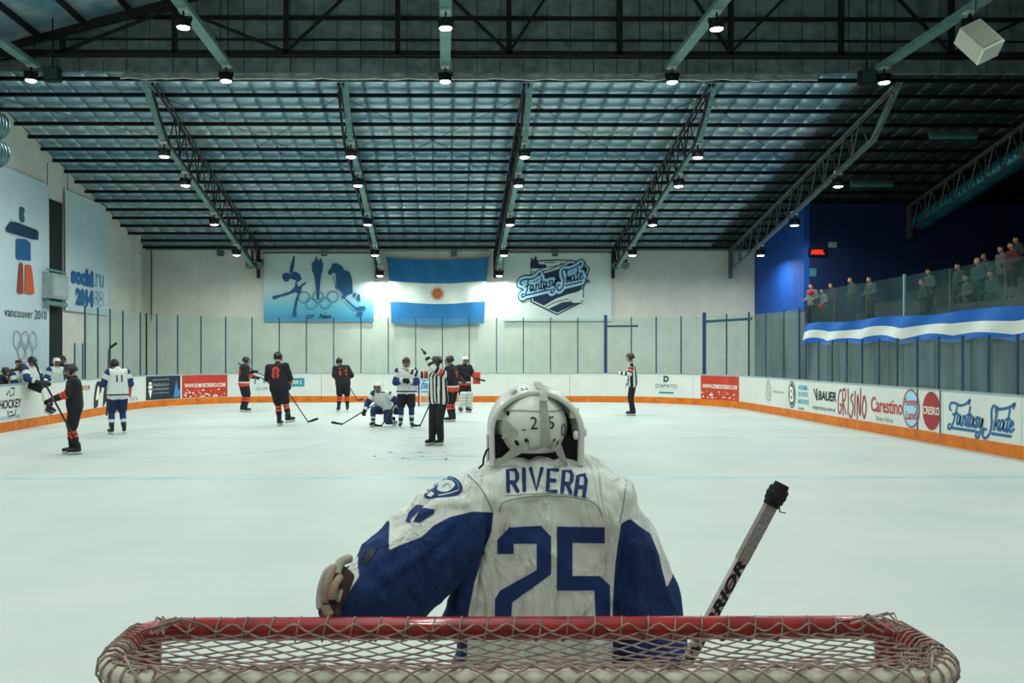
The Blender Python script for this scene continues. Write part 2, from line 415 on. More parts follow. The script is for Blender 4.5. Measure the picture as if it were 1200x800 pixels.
# the girder truss in front of the gable
t = thing('girder_truss', 'dark steel girder truss spanning the hall in front of the foil gable', 'truss', (0, 22.25, 9.75))
MB().beam((XL, 22.25, 9.72), (XS, 22.25, 9.72), .1, .12).build('bottom_chord', steel, t)
MB().beam((XL, 22.2, 9.6), (XS, 22.2, 9.6), .05, .05).build('lower_pipe', steel, t)
gx = [-12.75]+[-9.9+2.9*i for i in range(11)]
for i, xx in enumerate(gx):
    MB().beam((xx, 22.25, 9.7), (xx, 22.25, nroof(xx)-.4), .13, .1, up=(0, 1, 0)).build('vertical_web', steel, t)
    if i < len(gx)-1:
        xn = gx[i+1]; a, bb = ((xx, nroof(xx)-.5), (xn, 9.75)) if i % 2 == 0 else ((xx, 9.75), (xn, nroof(xn)-.5))
        MB().beam((a[0], 22.25, a[1]), (bb[0], 22.25, bb[1]), .07, .07).build('diagonal_web', steel, t)
# lattice trusses under the far roof
TX = [-7.8, -2.82, 2.16, 7.15, 12.13, 17.1]
tn = ['leftmost', 'second from the left', 'middle', 'fourth from the left', 'fifth, beside the blue wall', 'rightmost, over the dark stand']
for i, X in enumerate(TX):
    m = steel if i < 4 else steel2
    yend = 36.0 if i < 5 else 31.2
    t = thing('lattice_truss', 'sloping lattice roof truss, ' + tn[i] + ' of the row under the foil roof', 'truss', (X, 29, 7))
    top = [(X, y, roof(y)-.28) for y in (YG+.1, yend)]
    b = MB(); b.tube(top, .045, 6); b.tube([(p[0]+.12, p[1], p[2]) for p in top], .03, 5); b.build('top_chord', m, t)
    y0, y1 = 24.3, yend-.2
    low = [(X, YG+.15, roof(YG)-.5), (X, 23.5, roof(23.5)-.9), (X, y0, roof(y0)-1.25), (X, y1, roof(y1)-1.15)]
    MB().tube(low, .04, 6).build('bottom_chord', m, t)
    n = 12 if i < 5 else 8
    for k in range(n):
        ya = y0+(y1-y0)*k/n; yb = y0+(y1-y0)*(k+1)/n; ym = (ya+yb)/2
        MB().tube([(X, ya, roof(ya)-1.22), (X, ym, roof(ym)-.3)], .02, 5).build('web_bar', m, t)
        MB().tube([(X, ym, roof(ym)-.3), (X, yb, roof(yb)-1.22)], .02, 5).build('web_bar', m, t)
        if k % 2: MB().tube([(X, ya, roof(ya)-1.22), (X, ya, roof(ya)-.3)], .018, 5).build('web_post', m, t)
    MB().box(X-.06, X+.06, yend-.1, yend+.1, roof(yend)-1.5, roof(yend)-.3).build('end_plate', m, t)

# ================================================================ RINK BOARDS
BX0, BX1, BY, R = -10.6, 10.35, 33.5, 4.7
CY = BY-R; S0 = CY+2; Sa = S0+R*math.pi/2; Sb = Sa+(BX1-BX0-2*R); Sc = Sb+R*math.pi/2; Sd = Sc+S0
def bd(s, off=0.0):      # off>0: towards the ice
    if s < S0: p = (BX0, -2+s); n = (1, 0)
    elif s < Sa: a = (s-S0)/R; n = (math.cos(a), -math.sin(a)); p = (BX0+R-R*n[0], CY-R*n[1])
    elif s < Sb: p = (BX0+R+s-Sa, BY); n = (0, -1)
    elif s < Sc: a = (s-Sb)/R; n = (-math.sin(a), -math.cos(a)); p = (BX1-R-R*n[0], CY-R*n[1])
    else: p = (BX1, CY-(s-Sc)); n = (-1, 0)
    return p[0]+n[0]*off, p[1]+n[1]*off
def s_at(px):             # path position of the board seen in image column px, from the survey sketch
    k = (px-520)/1000; lo, hi = 16, 74
    for _ in range(50):
        m_ = (lo+hi)/2; x, y = bd(m_)
        if x/y < k: lo = m_
        else: hi = m_
    return lo
boardm = mat('board_white', '#d3d9d2', .4, noise_s=1.5, noise_a=.04, bump=.05, bump_s=20)
kickm = mat('kick_orange', '#e07b12', .5, noise_s=4, col2='#c05f0c')
capm = mat('cap_rail', '#8fa3a5', .5)
postm = mat('glass_post', '#24465c', .45, .3)
def glassmat(name, haze, hc, spk):
    m = bpy.data.materials.new(name); m.use_nodes = True; nt = m.node_tree; nt.nodes.clear(); L = nt.links.new
    out = nt.nodes.new('ShaderNodeOutputMaterial'); tr = nt.nodes.new('ShaderNodeBsdfTransparent'); tr.inputs[0].default_value = (.92, .97, .95, 1)
    df = nt.nodes.new('ShaderNodeBsdfDiffuse'); df.inputs[0].default_value = (*lin(hc), 1)
    gl = nt.nodes.new('ShaderNodeBsdfGlossy'); gl.inputs['Roughness'].default_value = .03; gl.inputs[0].default_value = (.9, 1, 1, 1)
    tc = nt.nodes.new('ShaderNodeTexCoord'); mp = nt.nodes.new('ShaderNodeMapping'); mp.inputs['Scale'].default_value = (1, 1, .45); L(tc.outputs['Object'], mp.inputs[0])
    n1 = nt.nodes.new('ShaderNodeTexNoise'); n1.inputs['Scale'].default_value = 1.3; n1.inputs['Detail'].default_value = 4; L(mp.outputs[0], n1.inputs['Vector'])
    n2 = nt.nodes.new('ShaderNodeTexNoise'); n2.inputs['Scale'].default_value = 60; n2.inputs['Detail'].default_value = 3; L(tc.outputs['Object'], n2.inputs['Vector'])
    mr = nt.nodes.new('ShaderNodeMapRange'); mr.inputs[1].default_value = .35; mr.inputs[2].default_value = .75; mr.inputs[3].default_value = haze*.5; mr.inputs[4].default_value = haze*1.6; L(n1.outputs[0], mr.inputs[0])
    m2 = nt.nodes.new('ShaderNodeMapRange'); m2.inputs[1].default_value = .52; m2.inputs[2].default_value = .75; m2.inputs[3].default_value = 0; m2.inputs[4].default_value = spk; L(n2.outputs[0], m2.inputs[0])
    ad = nt.nodes.new('ShaderNodeMath'); ad.operation = 'ADD'; ad.use_clamp = True; L(mr.outputs[0], ad.inputs[0]); L(m2.outputs[0], ad.inputs[1])
    mx = nt.nodes.new('ShaderNodeMixShader'); L(ad.outputs[0], mx.inputs[0]); L(tr.outputs[0], mx.inputs[1]); L(df.outputs[0], mx.inputs[2])
    fr = nt.nodes.new('ShaderNodeFresnel'); fr.inputs[0].default_value = 1.12
    ge = nt.nodes.new('ShaderNodeNewGeometry'); iv = nt.nodes.new('ShaderNodeMath'); iv.operation = 'SUBTRACT'; iv.inputs[0].default_value = 1; L(ge.outputs['Backfacing'], iv.inputs[1]); mu = nt.nodes.new('ShaderNodeMath'); mu.operation = 'MULTIPLY'; L(fr.outputs[0], mu.inputs[0]); L(iv.outputs[0], mu.inputs[1]); m3 = nt.nodes.new('ShaderNodeMixShader'); L(mu.outputs[0], m3.inputs[0]); L(mx.outputs[0], m3.inputs[1]); L(gl.outputs[0], m3.inputs[2]); L(m3.outputs[0], out.inputs[0])
    return m
glm = glassmat('rink_glass', .09, '#93a5a5', .09); glm2 = glassmat('dirty_glass', .2, '#77898c', .22); glm3 = glassmat('stand_glass', .13, '#4c6668', .22)
def board_run(root, sA, sB, seams=None):
    ss = [sA]+[q for q in (seams or []) if sA < q < sB]
    if not seams:
        n = max(1, round((sB-sA)/2.35)); ss = [sA+(sB-sA)*i/n for i in range(n)]
    ss.append(sB)
    for a, c in zip(ss, ss[1:]):
        g = .006; N = max(1, int((c-a)/.15)) if (S0-2.5 < c and a < Sa+2.5) or (Sb-2.5 < c and a < Sc+2.5) else 1
        MB().slab(lambda u, v: (*bd(a+g+(c-a-2*g)*u, -.08), .24+.86*v), N, 1, (0, 0, 0)) if 0 else None
        def ext(name, o0, o1, z0, z1, m, par):
            bb = MB(); vs = []; fs = []
            for i in range(N+1):
                s = a+g+(c-a-2*g)*i/N
                for (o, z) in ((o0, z0), (o1, z0), (o1, z1), (o0, z1)): vs.append((*bd(s, o), z))
            for i in range(N):
                for k in range(4): fs.append((i*4+k, (i+1)*4+k, (i+1)*4+(k+1) % 4, i*4+(k+1) % 4))
            fs += [(0, 1, 2, 3), tuple(N*4+k for k in (3, 2, 1, 0))]
            return bb.add(vs, fs).build(name, m, par)
        ext('board_panel', -.1, 0, .2, 1.12, boardm, root)
        ext('kick_plate', -.1, .02, .0, .24, kickm, root)
        ext('cap_rail', -.11, .015, 1.12, 1.15, capm, root)
def glass_run(root, s_list, z0, z1, gm, pw=.05):
    for i, s in enumerate(s_list):
        x, y = bd(s, -.05); zz = z1+.05
        b = MB(); b.beam((x, y, z0), (x, y, zz), pw*.8, pw, up=(0, 1, 0)); b.build('glass_post', postm, root)
        if i < len(s_list)-1:
            s2 = s_list[i+1]; x2, y2 = bd(s2, -.05); d = Vector((x2-x, y2-y, 0)); d.normalize()
            MB().beam((x+d.x*.03, y+d.y*.03, (z0+z1)/2), (x2-d.x*.03, y2-d.y*.03, (z0+z1)/2), .014, z1-z0).build('glass_pane', gm, root)
rb_l = thing('rink_barrier', 'white rink boards along the left side with bench openings and orange kick plate', 'barrier', (BX0, 20, 0))
rb_f = thing('rink_barrier', 'white rink boards and tall clear glass across the far end of the ice', 'barrier', (0, BY, 0))
rb_r = thing('rink_barrier', 'white sponsor boards along the right side under low dirty glass', 'barrier', (BX1, 20, 0))
sL = s_at(171); sRr = s_at(868)
board_run(rb_l, 0, sL); board_run(rb_f, sL, sRr); 
seams = [sRr]+[s_at(q) for q in (923, 949)]+[s_at(1078), s_at(1108)]
q = s_at(949)+2.4
while q < s_at(1078)-.8: seams.insert(-2, q); q += 2.4
q = s_at(1108)+2.4
while q < Sd: seams.append(q); q += 2.4
board_run(rb_r, sRr, Sd, sorted(seams))
glass_run(rb_l, [s_at(q) for q in (103, 118, 132, 147, 167)]+[sL+.15], 1.15, 3.28, glm)
glass_run(rb_l, [s_at(91), s_at(102)-.1], 1.15, 2.15, glm, .04)
fx = [186, 210, 237, 265.5, 296, 327.5, 359, 391, 423, 455, 487, 518.5, 550, 582, 613.5, 645.5, 677.5, 710, 740, 769, 798, 825, 851, 877]
glass_run(rb_f, [sL+.15]+[s_at(q) for q in fx], 1.15, 3.28, glm)
sr = [s_at(877), s_at(897), s_at(918), s_at(936)]
glass_run(rb_r, sr, 1.15, 3.2, glm2)
g = []; y = 24.4
while y > 0: g.append(Sc+CY-y); y -= .82
glass_run(rb_r, g, 1.15, 2.2, glm2)
for (a, c, z, w_) in ((710, 748, 2.98, .07), (825, 880, 3.08, .09)):      # door frames in the glass
    pa = bd(s_at(a), -.05); pc = bd(s_at(c), -.05); MB().beam((*pa, z), (*pc, z), .06, w_).build('door_header', postm, rb_f)
    MB().beam((*pa, 1.15), (*pa, 3.42), .11, .11).build('door_post', mat('postblue', '#173c62', .5), rb_f)
def on_board(px0, z, dz=0.004):      # (u,v) metres from the left edge
    dz += .004
    s = s_at(px0); return lambda u, v: (*bd(s+u, dz), z+v)
def wid(p0, p1): return s_at(p1)-s_at(p0)
black = mat('ink_black', '#10181c', .5); redp = mat('ink_red', '#c5402a', .5, noise_s=3, col2='#b5331f'); whitep = mat('ink_white', '#e8e6da', .5); navyp = mat('ink_navy', '#0f2f57', .5)
tealp = mat('ink_teal', '#1b8c9b', .5); cyanp = mat('ink_cyan', '#46b4c9', .5); dteal = mat('ink_darkteal', '#0f4a55', .5); greyp = mat('ink_grey', '#8d9a9a', .5); bluep = mat('ink_blue', '#155f96', .5); crim = mat('ink_crimson', '#a02a2c', .5); lbl = mat('ink_lightblue', '#9fd4ea', .5)
panels = {}
def bpanel(px0, px1, z0, z1, m, root, name='advert_panel'):
    a, c = s_at(px0), s_at(px1); N = max(1, int((c-a)/.15)); b = MB()
    b.slab(lambda u, v: (*bd(a+(c-a)*u, .001), z0+(z1-z0)*v), N, 1, (0, 0, 0)) if 0 else None
    vs = []; fs = []
    for i in range(N+1):
        for (o, z) in ((0, z0), (.006, z0), (.006, z1), (0, z1)): vs.append((*bd(a+(c-a)*i/N, o), z))
    for i in range(N):
        for k in range(4): fs.append((i*4+k, (i+1)*4+k, (i+1)*4+(k+1) % 4, i*4+(k+1) % 4))
    fs += [(0, 1, 2, 3), tuple(N*4+k for k in (3, 2, 1, 0))]
    return b.add(vs, fs).build(name, m, root)
def btext(body, px0, px1, z0, h, m, root, shear=0, bold=0, dz=.004, name='lettering'):
    return decal(name, text2d(body, wid(px0, px1), h, shear, bold), on_board(px0, z0, dz), m, root)
# left
btext('HOCKEY', 1, 27, .56, .22, black, rb_l, .1, .02); w_ = wid(1, 27)
decal('logo', merge2d([stroke2d(p, .035, False) for p in ([(.35, .9), (.5, 1.0), (.52, .85), (.7, .9), (.72, 1.05), (.55, 1.05)], [(.4, .5), (.45, .36), (.75, .4), (.8, .52)], [(.5, .47), (.62, .47)])]), on_board(1, 0), black, rb_l)
btext('ACADEMIA', 2, 25, .3, .09, cyanp, rb_l, .2)
btext('IOUR', 98, 107, .82, .14, redp, rb_l, 0, .02)
for pts in ([(0, .3), (.15, .95), (.45, 1.05), (.6, .8), (.35, .55), (.3, .3)], [(.7, .25), (.8, .8), (1.1, .95), (1.35, .6), (1.2, .28), (.95, .4)]): decal('goalie_silhouette', poly2d(pts, True), on_board(111, 0, .004), black, rb_l)
decal('goalie_silhouette', poly2d([(.15, .5), (.3, .9), (.42, .8), (.35, .55)], True), on_board(111, 0, .007), whitep, rb_l)
decal('logo', poly2d([(0, .5), (.15, .95), (.55, 1.08), (.4, .7), (.3, .42)]), on_board(150, 0), crim, rb_l)
btext('in', 154, 162, .3, .16, greyp, rb_l)
# far left dark panel and red panel
p = bpanel(172, 212, .26, 1.1, mat('ad_dark', '#1d2b38', .6, noise_s=5, noise_a=.2), rb_f)
wd = wid(172, 212)
decal('emblem', merge2d([poly2d([(.12, .62), (.34, .62), (.24, .3)]), disc2d(.23, .72, .12, .07), disc2d(.23, .85, .09, .05)]), on_board(172, 0, .009), whitep, p)
for k, (tx, zz, hh) in enumerate((('panaderia', .92, .1), ('Helados', .74, .12), ('artesanales', .6, .1), ('y confituras', .45, .09))): decal('lettering', text2d(tx, wd*.5, hh, .3, .01), on_board(179, zz, .009), greyp, p)
decal('emblem', poly2d([(0, .3), (.05, .6), (.12, .95), (.2, .6), (.3, .55), (.25, .3)]), on_board(204, 0, .009), mat('ink_b2', '#3f86b5', .5), p)
for (a, c, rt, lab) in ((214, 267, rb_f, 0), (822, 867, rb_f, 0)):
    p = bpanel(a, c, .26 if a < 300 else .12, 1.1, redp, rt)
    decal('lettering', text2d('WWW.SOMOSCRESKO.COM', wid(a, c)*.9, .15, 0, .03), on_board(a+(c-a)*.05, .64, .009), whitep, p)
    b = MB(); W_ = wid(a, c)
    for i in range(34):
        u = random.uniform(.05, W_-.1); v = .3+random.random()**2*.25; r_ = random.uniform(.01, .035); vv, ff = disc2d(u, v, r_*1.5, r_, 6); fnn = on_board(a, 0, .009); b.add([fnn(x_, y_) for x_, y_ in vv], ff)
    b.build('worn_flecks', whitep, p, kind='stuff')
decal('logo', merge2d([stroke2d([(.05+.18*math.cos(t), .8+.18*math.sin(t)) for t in np.linspace(-.2, 3.4, 9)], .06)]), on_board(303, 0), tealp, rb_f); btext('CLUB', 300, 314, .5, .1, tealp, rb_f)
p = bpanel(334, 357, .62, .95, tealp, rb_f); decal('lettering', text2d('SLOW L', wid(334, 357)*.8, .16, .2, .02), on_board(336, .7, .009), whitep, p)
def framed_script(px, wdt, z, root):
    p = decal('advert_panel', rect2d(0, 0, wdt, .62), on_board(px, z, .004), lbl, root)
    decal('border', merge2d([stroke2d([(.03, .03), (wdt-.03, .03), (wdt-.03, .59), (.03, .59), (.03, .03)], .04, False)]), on_board(px, z, .007), bluep, p)
    decal('lettering', sh(script_word(.32), .1, .1, wdt*.85, wdt*.85*.9), on_board(px, z, .008), bluep, p)
framed_script(487, 1.9, .38, rb_f)
# D'AMATO
decal('logo', text2d('D', .22, .24, 0, .06), on_board(778, .82), dteal, rb_f)
btext("D'AMATO", 769, 794, .6, .15, dteal, rb_f); btext('C H O C O L A T E S', 769, 794, .52, .04, greyp, rb_f); p = bpanel(773, 790, .38, .45, tealp, rb_f); 
# right side
decal('logo', merge2d([ring2d(.2, .68, .2, .27, .04), sh(text2d('S', .18, .3), .11, .53), stroke2d([(.1, 1.0), (.2, 1.05), (.3, 1.0)], .04)]), on_board(899, 0), greyp, rb_r)
btext('historias', 908, 920, .68, .09, greyp, rb_r)
p = decal('logo', disc2d(.28, .68, .27, .4), on_board(925, 0), dteal, rb_r)
decal('lettering', sh(text2d('B', .26, .46, 0, .03), .15, .46), on_board(925, 0, .007), whitep, p); decal('ring', ring2d(.28, .68, .22, .34, .02), on_board(925, 0, .007), whitep, p)
for tx, z_, a, c in (('ACADEMIA', .85, 937, 948), ('DE ARTES', .66, 937, 948), ('MARCIALES', .45, 937, 949)): btext(tx, a, c, z_, .14, cyanp, rb_r, 0, .03)
btext('kids', 938, 944, .28, .08, dteal, rb_r)
decal('logo', merge2d([poly2d([(0, .95), (.09, .92), (.3, .62), (.22, .62)]), poly2d([(.2, .95), (.28, .95), (.3, .62), (.24, .62)])]), on_board(954.5, -.02), black, rb_r)
btext('BAUER', 961, 982, .62, .26, black, rb_r, .1, .03); btext('singershop.com.ar', 954, 981, .32, .15, mat('ink_dg', '#3d4a50', .5), rb_r)
gz = merge2d([stroke2d(p_, .085) for p_ in ([(.4, .9), (.2, .85), (.05, .5), (.1, .15), (.3, .1), (.42, .35), (.25, .4)], [(.6, .05), (.55, .85), (.85, .9), (.8, .6), (.6, .5), (.9, .1)], [(1.1, .95), (1.15, .55), (1.1, .1)], [(1.6, .8), (1.4, .65), (1.65, .4), (1.45, .0), (1.25, .1)], [(1.85, .9), (1.8, .1)], [(2.05, .0), (2.1, .8), (2.35, .1), (2.4, 1.0)], [(2.7, .7), (2.55, .35), (2.75, .05), (2.95, .4), (2.8, .75), (2.65, .7)])])
wg = wid(983.5, 1018); decal('lettering', sh(gz, 0, .28, wg/3.0, .74), on_board(983.5, 0), crim, rb_r)
btext('Carestino', 1023, 1060, .5, .36, redp, rb_r, 0, .015); btext('Bebes Felices', 1029, 1049, .3, .12, greyp, rb_r)
wf_ = wid(1061, 1080); p = decal('logo', disc2d(wf_/2, .68, wf_/2, .41), on_board(1061, 0), lbl, rb_r)
decal('ring', ring2d(wf_/2, .68, wf_/2, .41, .035), on_board(1061, 0, .007), crim, p)
decal('lettering', sh(text2d('Funny', wf_*.8, .22, .1, .03), wf_*.1, .68, rot=.05), on_board(1061, 0, .008), redp, p); decal('lettering', sh(text2d('Land', wf_*.65, .2, .1, .03), wf_*.18, .42, rot=.05), on_board(1061, 0, .008), redp, p)
wf_ = wid(1084, 1105); p = decal('logo', disc2d(wf_/2, .68, wf_/2, .41), on_board(1084, 0), crim, rb_r)
decal('lettering', sh(text2d('CRESKO', wf_*.92, .17, 0, .02), wf_*.04, .6), on_board(1084, 0, .008), whitep, p)
ww = wid(1114, 1197); decal('lettering', sh(script_word(.27), 0.0, .27, ww, 2.3), on_board(1114, 0), bluep, rb_r)
for px in (1078, 1105):
    x_, y_ = bd(s_at(px), .012); MB().beam((x_, y_, .05), (x_, y_, 1.13), .02, .02).build('gate_edge', mat('gate', '#55605f', .6), rb_r)

# ================================================================ BANNERS
clothw = mat('banner_white', '#c3d3ce', .7, noise_s=2, noise_a=.06, bump=.15, bump_s=6)
def wallp(X0, Z0, Y): return lambda u, v, d=0: (X0+u, Y-d, Z0+v)
def far_banner(name, lab, x0, x1, z0, z1, m, Y=YF-.12):
    t = thing(name, lab, 'banner', ((x0+x1)/2, Y, z0))
    def fn(u, v): return (x0+(x1-x0)*u, Y+.015*math.sin(u*9+v*3), z0+(z1-z0)*v)
    MB().slab(fn, 24, 8, (0, .02, 0)).build('cloth', m, t, smooth=True)
    b = MB(); b.tube([(x0-.05, Y, z1), (x1+.05, Y, z1)], .025, 6); b.build('top_pole', steel2, t)
    return t
# poster with skater, torch and player
pm = bpy.data.materials.new('poster'); pm.use_nodes = True; nt = pm.node_tree; bs = nt.nodes['Principled BSDF']; bs.inputs['Roughness'].default_value = .6
tc = nt.nodes.new('ShaderNodeTexCoord'); sp = nt.nodes.new('ShaderNodeSeparateXYZ'); nt.links.new(tc.outputs['Object'], sp.inputs[0]); cr = nt.nodes.new('ShaderNodeValToRGB')
mrr = nt.nodes.new('ShaderNodeMapRange'); mrr.inputs[1].default_value = 0; mrr.inputs[2].default_value = 2.9; nt.links.new(sp.outputs['Z'], mrr.inputs[0]); nt.links.new(mrr.outputs[0], cr.inputs[0]); nt.links.new(cr.outputs[0], bs.inputs[0])
cr.color_ramp.elements[0].position = .0; cr.color_ramp.elements[0].color = (*lin('#0c7fae'), 1); cr.color_ramp.elements[1].position = .48; cr.color_ramp.elements[1].color = (*lin('#b9cfcd'), 1)
e = cr.color_ramp.elements.new(.22); e.color = (*lin('#5fb0c8'), 1)
t = far_banner('sports_banner', 'pale blue banner printed with skater, torch and hockey player on far wall', -7.64, -2.98, 3.26, 6.17, pm)
sc = 4.66/101.0        # sketch units: 1/8 of a crop pixel
def PP(pts): return [((x-8.75)*sc/8*8 if 0 else (x-75)/8*.0364, (690-y)/8*.0364) for x, y in pts]
fp = wallp(-7.72, 3.28, YF-.14)
inkb = mat('ink_petrol', '#17507a', .6); inkb2 = mat('ink_mid', '#3f88a6', .6)
for pts in ([(265, 285), (270, 250), (300, 235), (340, 250), (385, 225), (430, 250), (450, 300), (400, 330), (420, 370), (470, 330), (500, 325), (450, 370), (440, 430), (410, 500), (395, 580), (400, 640), (360, 650), (365, 600), (385, 500), (410, 430), (390, 420), (300, 450), (240, 465), (190, 488), (170, 470), (180, 455), (250, 440), (340, 410), (380, 370), (395, 310), (340, 290), (320, 320), (285, 318)],
            [(330, 240), (345, 160), (370, 80), (385, 85), (380, 160), (365, 240)],
            [(690, 230), (720, 190), (730, 155), (775, 148), (830, 180), (840, 215), (890, 225), (915, 290), (925, 430), (870, 445), (850, 485), (815, 470), (835, 430), (760, 380), (755, 355), (770, 350), (765, 250), (745, 235), (710, 262), (695, 250)],
            [(940, 420), (960, 430), (940, 470), (925, 450)], [(975, 430), (990, 445), (995, 510), (970, 490), (955, 470)], [(860, 480), (950, 560), (1035, 545), (1045, 580), (950, 582), (855, 495)],
            [(585, 80), (600, 130), (625, 100), (650, 160), (640, 190), (645, 215), (630, 250), (622, 300), (610, 490), (588, 490), (570, 300), (560, 250), (540, 215), (548, 190), (535, 155), (565, 130)]):
    decal('silhouette', poly2d(PP(pts)), lambda u, v: fp(u, v, .012), inkb, t)
decal('silhouette', merge2d([disc2d(*PP([(990, 618)])[0], .14, .09)]), lambda u, v: fp(u, v, .012), inkb, t)
rr = .22
rings = merge2d([ring2d(*PP([(x, y)])[0], rr*1.05, rr*1.05, .055) for x, y in ((470, 468), (600, 465), (735, 462), (535, 525), (665, 520))]); decal('rings', rings, lambda u, v: fp(u, v, .016), inkb2, t)
decal('stick_mark', merge2d([stroke2d(PP([(740, 270), (770, 360), (860, 480)]), .03, False)]), lambda u, v: fp(u, v, .018), inkb2, t)
decal('lettering', sh(merge2d([sh(text2d('CIT', .35, .16, .3, .03)), sh(text2d('Palace', .5, .2, .3, .03), .55)]), *PP([(490, 665)])[0]), lambda u, v: fp(u, v, .02), navyp, t)
# national flag on the far wall
flb = mat('flag_blue', '#1c6fa6', .7, noise_s=3, noise_a=.08); flw = mat('flag_white', '#d2dcd4', .7)
t = thing('flag', 'sky blue and white striped flag with a golden sun on far wall', 'flag', (-.3, YF-.25, 3.1))
def flagpt(u, v, d=0):
    top = 5.98-.12*math.sin(math.pi*u); bot = 3.13+.05*math.cos(math.pi*u*2)
    inset = .22*(1-v)**.6; x = -2.44+inset+(4.37-2*inset)*u
    return (x, YF-.22-d+.03*math.sin(u*26+v*5)*(.4+v)+.02*math.sin(u*11), bot+(top-bot)*v)
for a, c, m_, nm in ((.645, 1, flb, 'upper_stripe'), (.335, .645, flw, 'middle_stripe'), (0, .335, flb, 'lower_stripe')):
    MB().slab(lambda u, v: flagpt(u, a+(c-a)*v), 60, 10, (0, .012, 0)).build(nm, m_, t, smooth=True)
b = MB(); b.tube([(-2.42, YF-.22, 5.97), (-2.5, YF, 6.1)], .008, 4); b.tube([(1.9, YF-.22, 5.97), (2.0, YF, 6.1)], .008, 4); b.build('cord', steel2, t)
sun = mat('sun_gold', '#b9703a', .7); it = [disc2d(0, 0, .2, .2)]
for k in range(24):
    a = 2*math.pi*k/24; r2 = .36 if k % 2 == 0 else .3; it.append((np.array([(.2*math.cos(a-.09), .2*math.sin(a-.09)), (r2*math.cos(a), r2*math.sin(a)), (.2*math.cos(a+.09), .2*math.sin(a+.09))]), [(0, 1, 2)]))
fsun = lambda u, v: flagpt(.495+u/4.0, .49+v/2.8, .05)
so = decal('sun', merge2d(it), fsun, sun, t)
decal('sun_face', merge2d([ring2d(0, 0, .15, .15, .025, 16), disc2d(-.06, .04, .03, .02, 8), disc2d(.06, .04, .03, .02, 8), stroke2d([(-.06, -.06), (0, -.08), (.06, -.06)], .02)]), lambda u, v: flagpt(.495+u/4.0, .49+v/2.8, .06), mat('sun_dark', '#8a4526', .7), so)
# shield banner
t = far_banner('club_banner', 'white banner with navy club shield and blue script on far wall', 2.55, 7.13, 3.3, 6.2, clothw)
def QQ(pts): return [(x/10*.0364, (800-y)/10*.0364) for x, y in pts]
fq0 = wallp(2.73, 3.335, YF-.14)
nav = mat('shield_navy', '#132a44', .6); K = [0]
def q(item, m_, d, nm='shield'): return decal(nm, item, lambda u, v: fq0(u, v, d), m_, t)
q(poly2d(QQ([(262, 260), (262, 120), (360, 105), (560, 95), (740, 102), (900, 130), (960, 200), (890, 420), (880, 590), (575, 745), (262, 590)])), nav, .010)
q(poly2d(QQ([(275, 255), (275, 130), (370, 118), (560, 108), (740, 114), (890, 140), (945, 200), (875, 420), (865, 580), (575, 728), (280, 580)])), clothw, .013, 'shield_edge')
q(poly2d(QQ([(292, 280), (450, 250), (600, 200), (730, 132), (880, 150), (930, 200), (865, 420), (865, 455), (700, 500), (560, 550), (420, 632), (292, 575)])), nav, .016)
q(poly2d(QQ([(470, 670), (640, 590), (800, 590), (840, 595), (575, 715)])), nav, .016)
for p_ in ([(480, 185), (600, 160), (700, 125)], [(290, 240), (430, 225), (560, 180), (640, 130)], [(430, 130), (560, 130)], [(440, 650), (560, 590), (700, 555)], [(490, 668), (640, 600), (720, 590)]): q(stroke2d(QQ(p_), .035), nav, .017, 'stripe')
q(poly2d(QQ([(268, 195), (275, 120), (262, 65), (285, 90), (300, 100), (325, 45), (345, 115), (370, 150), (440, 150), (460, 185), (420, 198)])), nav, .022, 'skate_mark')
q(merge2d([stroke2d(QQ([(270, 215), (460, 205)]), .06, False)]), clothw, .023, 'skate_blade')
q(poly2d(QQ([(720, 560), (800, 500), (850, 440), (880, 460), (870, 530), (900, 560), (880, 600), (760, 600)])), clothw, .020, 'skate_mark')
q(merge2d([stroke2d(QQ(p_), .035, False) for p_ in ([(720, 570), (760, 605), (860, 600), (880, 570), (850, 575)], [(880, 400), (880, 450)])]), nav, .022, 'skate_line')
for wd_, m_, d_ in ((1.45, nav, .026), (1.25, bluep, .034), (1.05, lbl, .042), (.24, navyp, .050)):
    q(sh(script_word(wd_), .62, .86, 2.9, 3.0, rot=.24), m_, d_, 'lettering')
q(sh(text2d('CLUB', .58, .14, 0, .03), *QQ([(805, 395)])[0], rot=.2), navyp, .038, 'lettering')
# left wall banners: u runs away from the camera
def leftw(y0, z0): return lambda u, v, d=0: (XL+.12+d, y0+u, z0+v)
def left_banner(nm, lab, y0, y1, z0, z1, m_):
    t = thing(nm, lab, 'banner', (XL+.1, (y0+y1)/2, z0))
    MB().slab(lambda u, v: (XL+.1+.012*math.sin(u*6+v*4), y0+(y1-y0)*u, z0+(z1-z0)*v), 14, 14, (-.02, 0, 0)).build('cloth', m_, t, smooth=True)
    b = MB()
    for yy in (y0+.15, y1-.1): b.tube([(XL+.1, yy, z1-.02), (XL+.1, yy, z1+.7)], .012, 5)
    b.build('hanging_cord', steel, t); return t
clothb = mat('banner_pale', '#b9ccd2', .7, noise_s=1, noise_a=.05, bump=.1, bump_s=5)
t = left_banner('winter_games_banner', 'tall white banner on the left wall with stacked stone figure logo', 24.3, 27.45, 1.2, 7.3, clothb)
